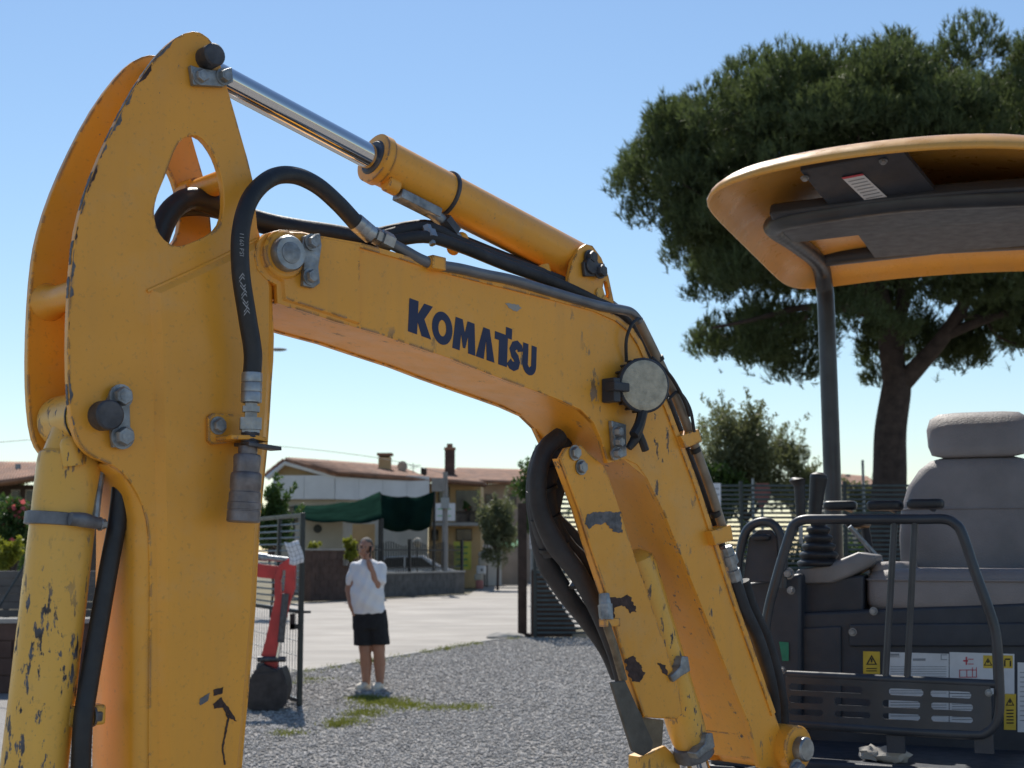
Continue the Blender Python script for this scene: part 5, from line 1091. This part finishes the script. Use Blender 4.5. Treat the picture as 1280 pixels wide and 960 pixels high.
ch = ebox('chimney', 473, 571, 488, 590, 61, .5, 'plaster_o', h1, E(473, 595, 61).z)
ebox('chimney_cap', 471, 566, 490, 569, 60.9, .75, 'tile', ch); ebox('chimney_vent', 474, 569, 487, 571.5, 61, .5, 'wood', ch)
dish = part('satellite_dish', MB().lathe(E(505, 583, 62), E(503, 583, 61.8), [(0, .02), (.3, .16), (1, .24)], 18), 'plaster_c', h1); part('dish_mast', MB().cyl(E(506, 586, 62.1), E(507, 597, 62.1), .03, 8), 'zinc', dish)
part('antenna', MB().cyl(E(516.5, 579, 62), E(516.5, 596, 62), .018, 8).cyl(E(511, 582, 62), E(526, 581.5, 62), .012, 6).cyl(E(512, 585, 62), E(521, 584.5, 62), .012, 6), 'zinc', h1)
ebox('vent_pipe', 526, 585, 533, 598, 62, .3, 'wood', h1)
for x0, x1 in ((352, 372), (392, 410)): w_ = ebox('window', x0, 633, x1, 652, 56.4, .06, 'wood', h1); ebox('pane', x0 + 1.5, 634.5, x1 - 1.5, 650.5, 56.36, .03, 'glass', w_)
# house with balcony
h2 = thing('balcony_house', (E(570, 690, 62).x, 62, 0), 'ochre house with wooden balcony and tall brown chimney', 'house')
ebox('wall', 536, 604, 601, 690, 61.5, 6, 'plaster_o', h2, 0.0)
roof('roof', P_(530, 589, 66.5), P_(572, 591.5, 66.5), P_(608, 608.5, 60), P_(531, 602, 60), h2, 26)
ebox('recess', 570, 613, 599, 654, 61.47, .06, 'glass', h2); ebox('balcony_slab', 540, 653, 600, 657, 60.4, 1.2, 'concrete', h2)
for k in range(14): x_ = 570 + k * 2.15; ebox('baluster', x_, 640, x_ + .8, 653, 60.5, .04, 'wood', h2)
ebox('handrail', 569, 638.5, 600, 640.2, 60.48, .08, 'wood', h2)
for x0, x1, y0, y1 in ((548, 562, 608, 628), (539, 548, 662, 676), (570, 590, 661, 676)): w_ = ebox('window', x0, y0, x1, y1, 61.46, .06, 'wood', h2); ebox('pane', x0 + 1, y0 + 1, x1 - 1, y1 - 1, 61.43, .04, 'glass', h2)
ch = ebox('chimney', 556, 562, 568, 598, 63, .5, 'brownwall', h2); ebox('chimney_cap', 555, 559, 569, 562, 62.95, .6, 'tile', ch); ebox('chimney_pot', 558.5, 554.5, 565.5, 559, 63.05, .3, 'tile', ch)
mb = MB()
bush('balcony_flowers', 585, 628, 642, 7, 60.45, 350, .10, 'leaf', 'red geraniums in a box on the ochre house balcony', 'plant', 6, .6, zbase=E(585, 653, 60.45).z, flowers=60)
# far house on the right
h3 = thing('far_house', (E(640, 690, 74).x, 74, 0), 'taupe house with long low brown roof behind the olive tree', 'house')
ebox('wall', 596, 605, 700, 690, 74, 7, 'plaster_g', h3, 0.0)
roof('roof', P_(570, 588, 80), P_(680, 591, 80), P_(706, 608, 72.8), P_(580, 604, 72.8), h3, 40)
for x0 in (606, 636): w_ = ebox('window', x0, 618, x0 + 9, 634, 73.95, .08, 'wood', h3); ebox('pane', x0 + 1, 619, x0 + 8, 633, 73.9, .06, 'glass', w_)
# brown house on the left edge
h4 = thing('brown_house', (E(10, 690, 44).x, 44, 0), 'brown wooden house with low tiled roof behind the oleander', 'house')
ebox('wall', -90, 606, 52, 690, 44, 6, 'wood', h4, 0.0)
roof('roof', P_(-80, 582, 48), P_(70, 584, 48), P_(58, 600, 43.2), P_(-95, 622, 43.2), h4, 40)
part('flue', MB().cyl(E(22.5, 598, 46), E(22.5, 580, 46), .09, 12), 'zinc', h4)
for x0 in (-20, 14, 32): w_ = ebox('window', x0, 612, x0 + 10, 632, 43.95, .08, 'plaster_c', h4); ebox('pane', x0 + 1, 613.5, x0 + 9, 630.5, 43.9, .06, 'glass', w_)
h5 = thing('small_house', (E(1070, 690, 60).x, 60, 0), 'small house with red tiled roof between the canopy post and the pine trunk', 'house')
ebox('wall', 1050, 611, 1098, 690, 60, 5, 'plaster_c', h5, 0.0); roof('roof', P_(1050, 597, 64), P_(1085, 600, 64), P_(1102, 613, 59.4), P_(1046, 612, 59.4), h5, 20); ebox('chimney', 1058, 593, 1063, 602, 63, .4, 'plaster_g', h5)
# white hut
ht = thing('white_hut', (E(405, 690, 50).x, 50, 0), 'small white rendered hut with a round dark vent under the green net', 'hut')
ebox('wall', 382, 650, 428, 690, 50, 3, 'plaster_c', ht, 0.0); ebox('roof_slab', 380, 647, 430, 650, 49.8, 3.4, 'concrete', ht)
part('vent', MB().cyl(E(397, 661, 49.95), E(397, 661, 49.99), .15, 18), 'gate', ht)
# green shade nets on posts
def net(name, grid, label, mat='tarp', cat='shade net'):
    t_ = thing(name, (grid[-1][1].x, grid[-1][1].y, 0), label, cat)
    rows = []
    for r_ in grid:
        q = []
        for i in range(len(r_) - 1):
            for k in range(6): q.append(r_[i].lerp(r_[i + 1], k / 6) - zv * .12 * math.sin(math.pi * k / 6))
        rows.append(q + [r_[-1]])
    R2 = []
    for j in range(len(rows) - 1):
        for k in range(5): R2.append([a_.lerp(b2, k / 5) + ay * (.10 * math.sin(i * 1.1 + j + k)) + zv * .04 * math.sin(i * .7 + k * 1.7) for i, (a_, b2) in enumerate(zip(rows[j], rows[j + 1]))])
    R2.append(rows[-1]); o = part('net', MB().loft(R2, cap=False, closed=False), mat, t_, smooth=80); s_ = o.modifiers.new('s', 'SOLIDIFY'); s_.thickness = .02; return t_
n1 = net('shade_net', [[P_(368, 632, 52), P_(428, 627, 52), P_(475, 616, 51)], [P_(366, 645, 48.5), P_(428, 652, 48), P_(478, 648, 47.5)]], 'dark green shade net stretched like a canopy over the white hut')
for x_, y_, Y_ in ((366, 645, 48.5), (475, 616, 50.9), (478, 648, 47.5), (368, 632, 52)): q = E(x_, y_, Y_); part('net_post', MB().cyl((q.x, q.y, 0), q, .04, 8), 'iron', n1)
n2 = net('shade_net', [[P_(474, 617, 53.5), P_(508, 619, 53.2), P_(543, 615, 53)], [P_(479, 660, 53.2), P_(512, 662, 52.9), P_(538, 658, 52.6)]], 'dark green net hanging vertically from posts beside the utility pole')
for x_, y_, Y_ in ((475.5, 616, 53.6), (543, 614, 53.1)): q = E(x_, y_, Y_); part('net_post', MB().cyl((q.x, q.y, 0), q, .05, 8), 'iron', n2)
ebox_o = lambda *a_, **k_: ebox(*a_, **k_)
pa = ebox('ochre_partition', 436, 655, 468, 690, 55, .15, 'plaster_o', None, 0.0); tag(pa, 'ochre wall panel in the shade beneath the green net', 'wall')
# garden wall with iron pickets, running along the road
w0, w1 = G(384, 752), G(577, 742); wd_ = (w1 - w0); wl_ = wd_.length; wu = wd_.normalized(); wn_ = wu.cross(zv); rz2 = math.atan2(wu.y, wu.x)
gwl = thing('garden_wall', (w0 + w1) / 2, 'dark block garden wall with black iron pickets along the road', 'wall')
lp = .24                                                       # taller solid part on the left
part('tall_wall', MB().box(w0 + wu * wl_ * lp / 2 + zv * .80, wu * wl_ * lp, wn_ * .25, zv * 1.60), 'brownwall', gwl)
part('low_wall', MB().box(w0 + wu * wl_ * (1 + lp) / 2 + zv * .40, wu * wl_ * (1 - lp), wn_ * .25, zv * .80), 'block', gwl)
for r_ in range(7):
    for k in range(5): ub('block', w0 + wu * (.25 + k * .46 + (.2 if r_ % 2 else 0)) + zv * (.12 + r_ * .215) + wn_ * .125, (.44, .03, .2), 'brownwall', gwl, (0, 0, rz2))
for r_ in range(3):
    for k in range(14): ub('block', w0 + wu * (wl_ * lp + .28 + k * .5 - (.2 if r_ % 2 else 0)) + zv * (.14 + r_ * .25) + wn_ * .125, (.48, .03, .235), 'block', gwl, (0, 0, rz2))
ub('coping_slab', w0 + wu * wl_ * (1 + lp) / 2 + zv * .83, (wl_ * (1 - lp), .34, .06), 'concrete', gwl, (0, 0, rz2)); ub('coping_slab', w0 + wu * wl_ * lp / 2 + zv * 1.63, (wl_ * lp + .05, .34, .06), 'concrete', gwl, (0, 0, rz2))
npk = 46
for k in range(npk): ub('picket', w0 + wu * (wl_ * (lp + .01) + k * wl_ * (1 - lp - .02) / (npk - 1)) + zv * (1.35 + .08 * math.sin(k * .55)), (.03, .03, 1.0), 'iron', gwl, (0, 0, rz2))
for z_ in (1.0, 1.62): ub('rail', w0 + wu * wl_ * (1 + lp) / 2 + zv * z_, (wl_ * (1 - lp), .04, .05), 'iron', gwl, (0, 0, rz2))
for k in (lp, .62, 1): ub('fence_post', w0 + wu * wl_ * k + zv * 1.0, (.10, .10, 2.0), 'iron', gwl, (0, 0, rz2))
o = part('letter_box', MB().box(w0 + wu * 1.9 + wn_ * .2 + zv * 1.25, wu * .35, wn_ * .14, zv * .28), 'concrete', None); tag(o, 'small pale letter box on the tall garden wall behind the man', 'letter box'); 
# utility pole
q = G(556, 716); q = Vector((q.x * 52 / q.y, 52, 0)); up_ = thing('utility_pole', q, 'grey concrete utility pole beside the hanging green net', 'pole')
part('shaft', MB().lathe(q, Vector((q.x, q.y, E(556, 590, 52).z)), [(0, .13), (1, .09)], 12), 'pole', up_)
part('junction_box', MB().box(Vector((q.x, q.y - .12, E(556, 629, 52).z)), (.3, 0, 0), (0, .2, 0), (0, 0, .4)), 'zinc', up_); part('junction_box', MB().box(Vector((q.x - .25, q.y - .1, E(556, 606, 52).z)), (.5, 0, 0), (0, .16, 0), (0, 0, .5)), 'pole', up_)
o = part('power_line', MB().tube([E(-80, 562, 50), E(20, 551, 52), E(150, 545, 55), E(330, 556, 60), E(470, 572, 58), E(556, 592, 52)], .012, 6), 'iron', None); tag(o, 'thin overhead wire crossing the sky to the utility pole', 'wire')
# banners and signs across the road
sign(543, 629, 569, 651, 56.5, 'paper', 'white and green banner board in front of the balcony house', simple('banner_green', (.10, .42, .12), .6, 0, .2, 3), 2)
sign(567, 677, 589, 712, 60.0, simple('board_lime', (.46, .46, .06), .6, 0, .3, 3), 'yellow green poster board beyond the garden wall corner', 'tarp_l', 4)
o = ebox('site_door', 604, 680, 627, 728, 66, .08, 'plaster_w', None, 0.0); tag(o, 'plain white site door across the road under the green awning', 'door')
o = ebox('boundary_wall', 577, 690, 660, 728, 67, .25, 'plaster_g', None, 0.0); tag(o, 'taupe boundary wall closing the road below the olive tree', 'wall')
n3 = net('awning', [[P_(606, 671, 64.5), P_(628, 676, 64.5), P_(650, 674, 64.5)], [P_(609, 673, 63), P_(630, 682, 62.5), P_(650, 682, 62.5)]], 'bright green awning strung in front of the olive tree', 'tarp_l', 'awning')
for x_, y_, Y_ in ((606, 671, 64.5), (650, 674, 64.5), (650, 682, 62.5), (609, 673, 63)): q = E(x_, y_, Y_); part('awning_post', MB().cyl((q.x, q.y, 0), q, .03, 8), 'iron', n3)
c = E(600, 728, 60); tt = thing('totem', (c.x, 60, 0), 'wavy cream and pink totem figure standing at the roadside by the white panel', 'totem')
sg_ = 60 / F
for nm, z0, z1, dx, w_, mt in (('base', 0, .36, -.02, .26, simple('pink_base', (.45, .18, .15), .8, 0, .2, 5)), ('block', .36, .62, -.06, .30, 'plaster_c'), ('block', .62, .98, .05, .34, 'plaster_w'), ('block', .98, 1.32, .12, .33, 'plaster_c')):
    part(nm, softbox(Vector((c.x + dx, 60, (z0 + z1) / 2)), w_ / 2 + .03, .13, (z1 - z0) / 2, (1, 0, 0), (0, 1, 0), zv, 4, .05, 18), mt, tt)
part('head', MB().ell(Vector((c.x + .10, 60, 1.44)), .19, .16, .15, 14, 8), 'plaster_c', tt); part('spot', MB().cyl(Vector((c.x + .08, 59.86, .80)), Vector((c.x + .08, 59.84, .80)), .05, 10), 'black', tt)
# parked white car behind the pickets
cr = Vector((E(512, 700, 57).x, 57, 0)); car = thing('parked_car', cr, 'white parked car behind the black iron pickets', 'car')
pf = [(-1.9, .35), (-1.95, .75), (-1.5, .9), (-.95, 1.38), (.6, 1.42), (1.35, .95), (1.9, .82), (2.0, .5), (1.95, .3)]
cb = part('body', MB().prism([cr + Vector((x_, -.82, z_)) for x_, z_ in pf], ay * 1.64), 'carpaint', car, bevel=.08)
for p4 in (((-1.2, .95), (-.85, 1.32), (-.2, 1.34), (-.2, .95)), ((-.1, .95), (-.1, 1.34), (.52, 1.34), (1.05, .95))): part('window', MB().prism([cr + Vector((x_, -.83, z_)) for x_, z_ in p4], ay * -.01), 'glass', car)
for x_ in (-1.25, 1.3):
    for y_ in (-.80, .62): wh = part('wheel', MB().cyl(cr + Vector((x_, y_ - .04, .31)), cr + Vector((x_, y_ + .2, .31)), .31, 20), 'rubber', car); part('rim', MB().cyl(cr + Vector((x_, y_ - .05, .31)), cr + Vector((x_, y_ - .03, .31)), .2, 16), 'zinc', wh)
gl_ = thing('garden_lamp', (E(522, 684, 53).x, 53, 0), 'white globe garden lamp on a post behind the pickets', 'lamp'); q = E(522, 678, 53)
part('globe', MB().ell(q, .16, .16, .18, 14, 10), 'plaster_c', gl_); part('lamp_post', MB().cyl((q.x, q.y, 0), q - zv * .15, .03, 8), 'iron', gl_)
# street lamp whose head shows past the arm
q = E(300, 690, 40); sp = thing('street_lamp', (q.x, 40, 0), 'grey street lamp whose tip shows past the excavator arm', 'street lamp'); zl = E(345, 437, 40).z
part('lamp_post', MB().lathe((q.x, 40, 0), (q.x, 40, zl - .1), [(0, .09), (1, .05)], 12), 'pole', sp); a_ = E(352, 437, 40)
part('bracket_arm', MB().tube([(q.x, 40, zl - .12), (q.x + .3, 40, zl + .02), (a_.x - .25, 40, zl)], .03, 8), 'pole', sp); part('lamp_head', MB().ell(Vector((a_.x - .1, 40, zl)), .26, .10, .05, 14, 8), 'pole', sp)
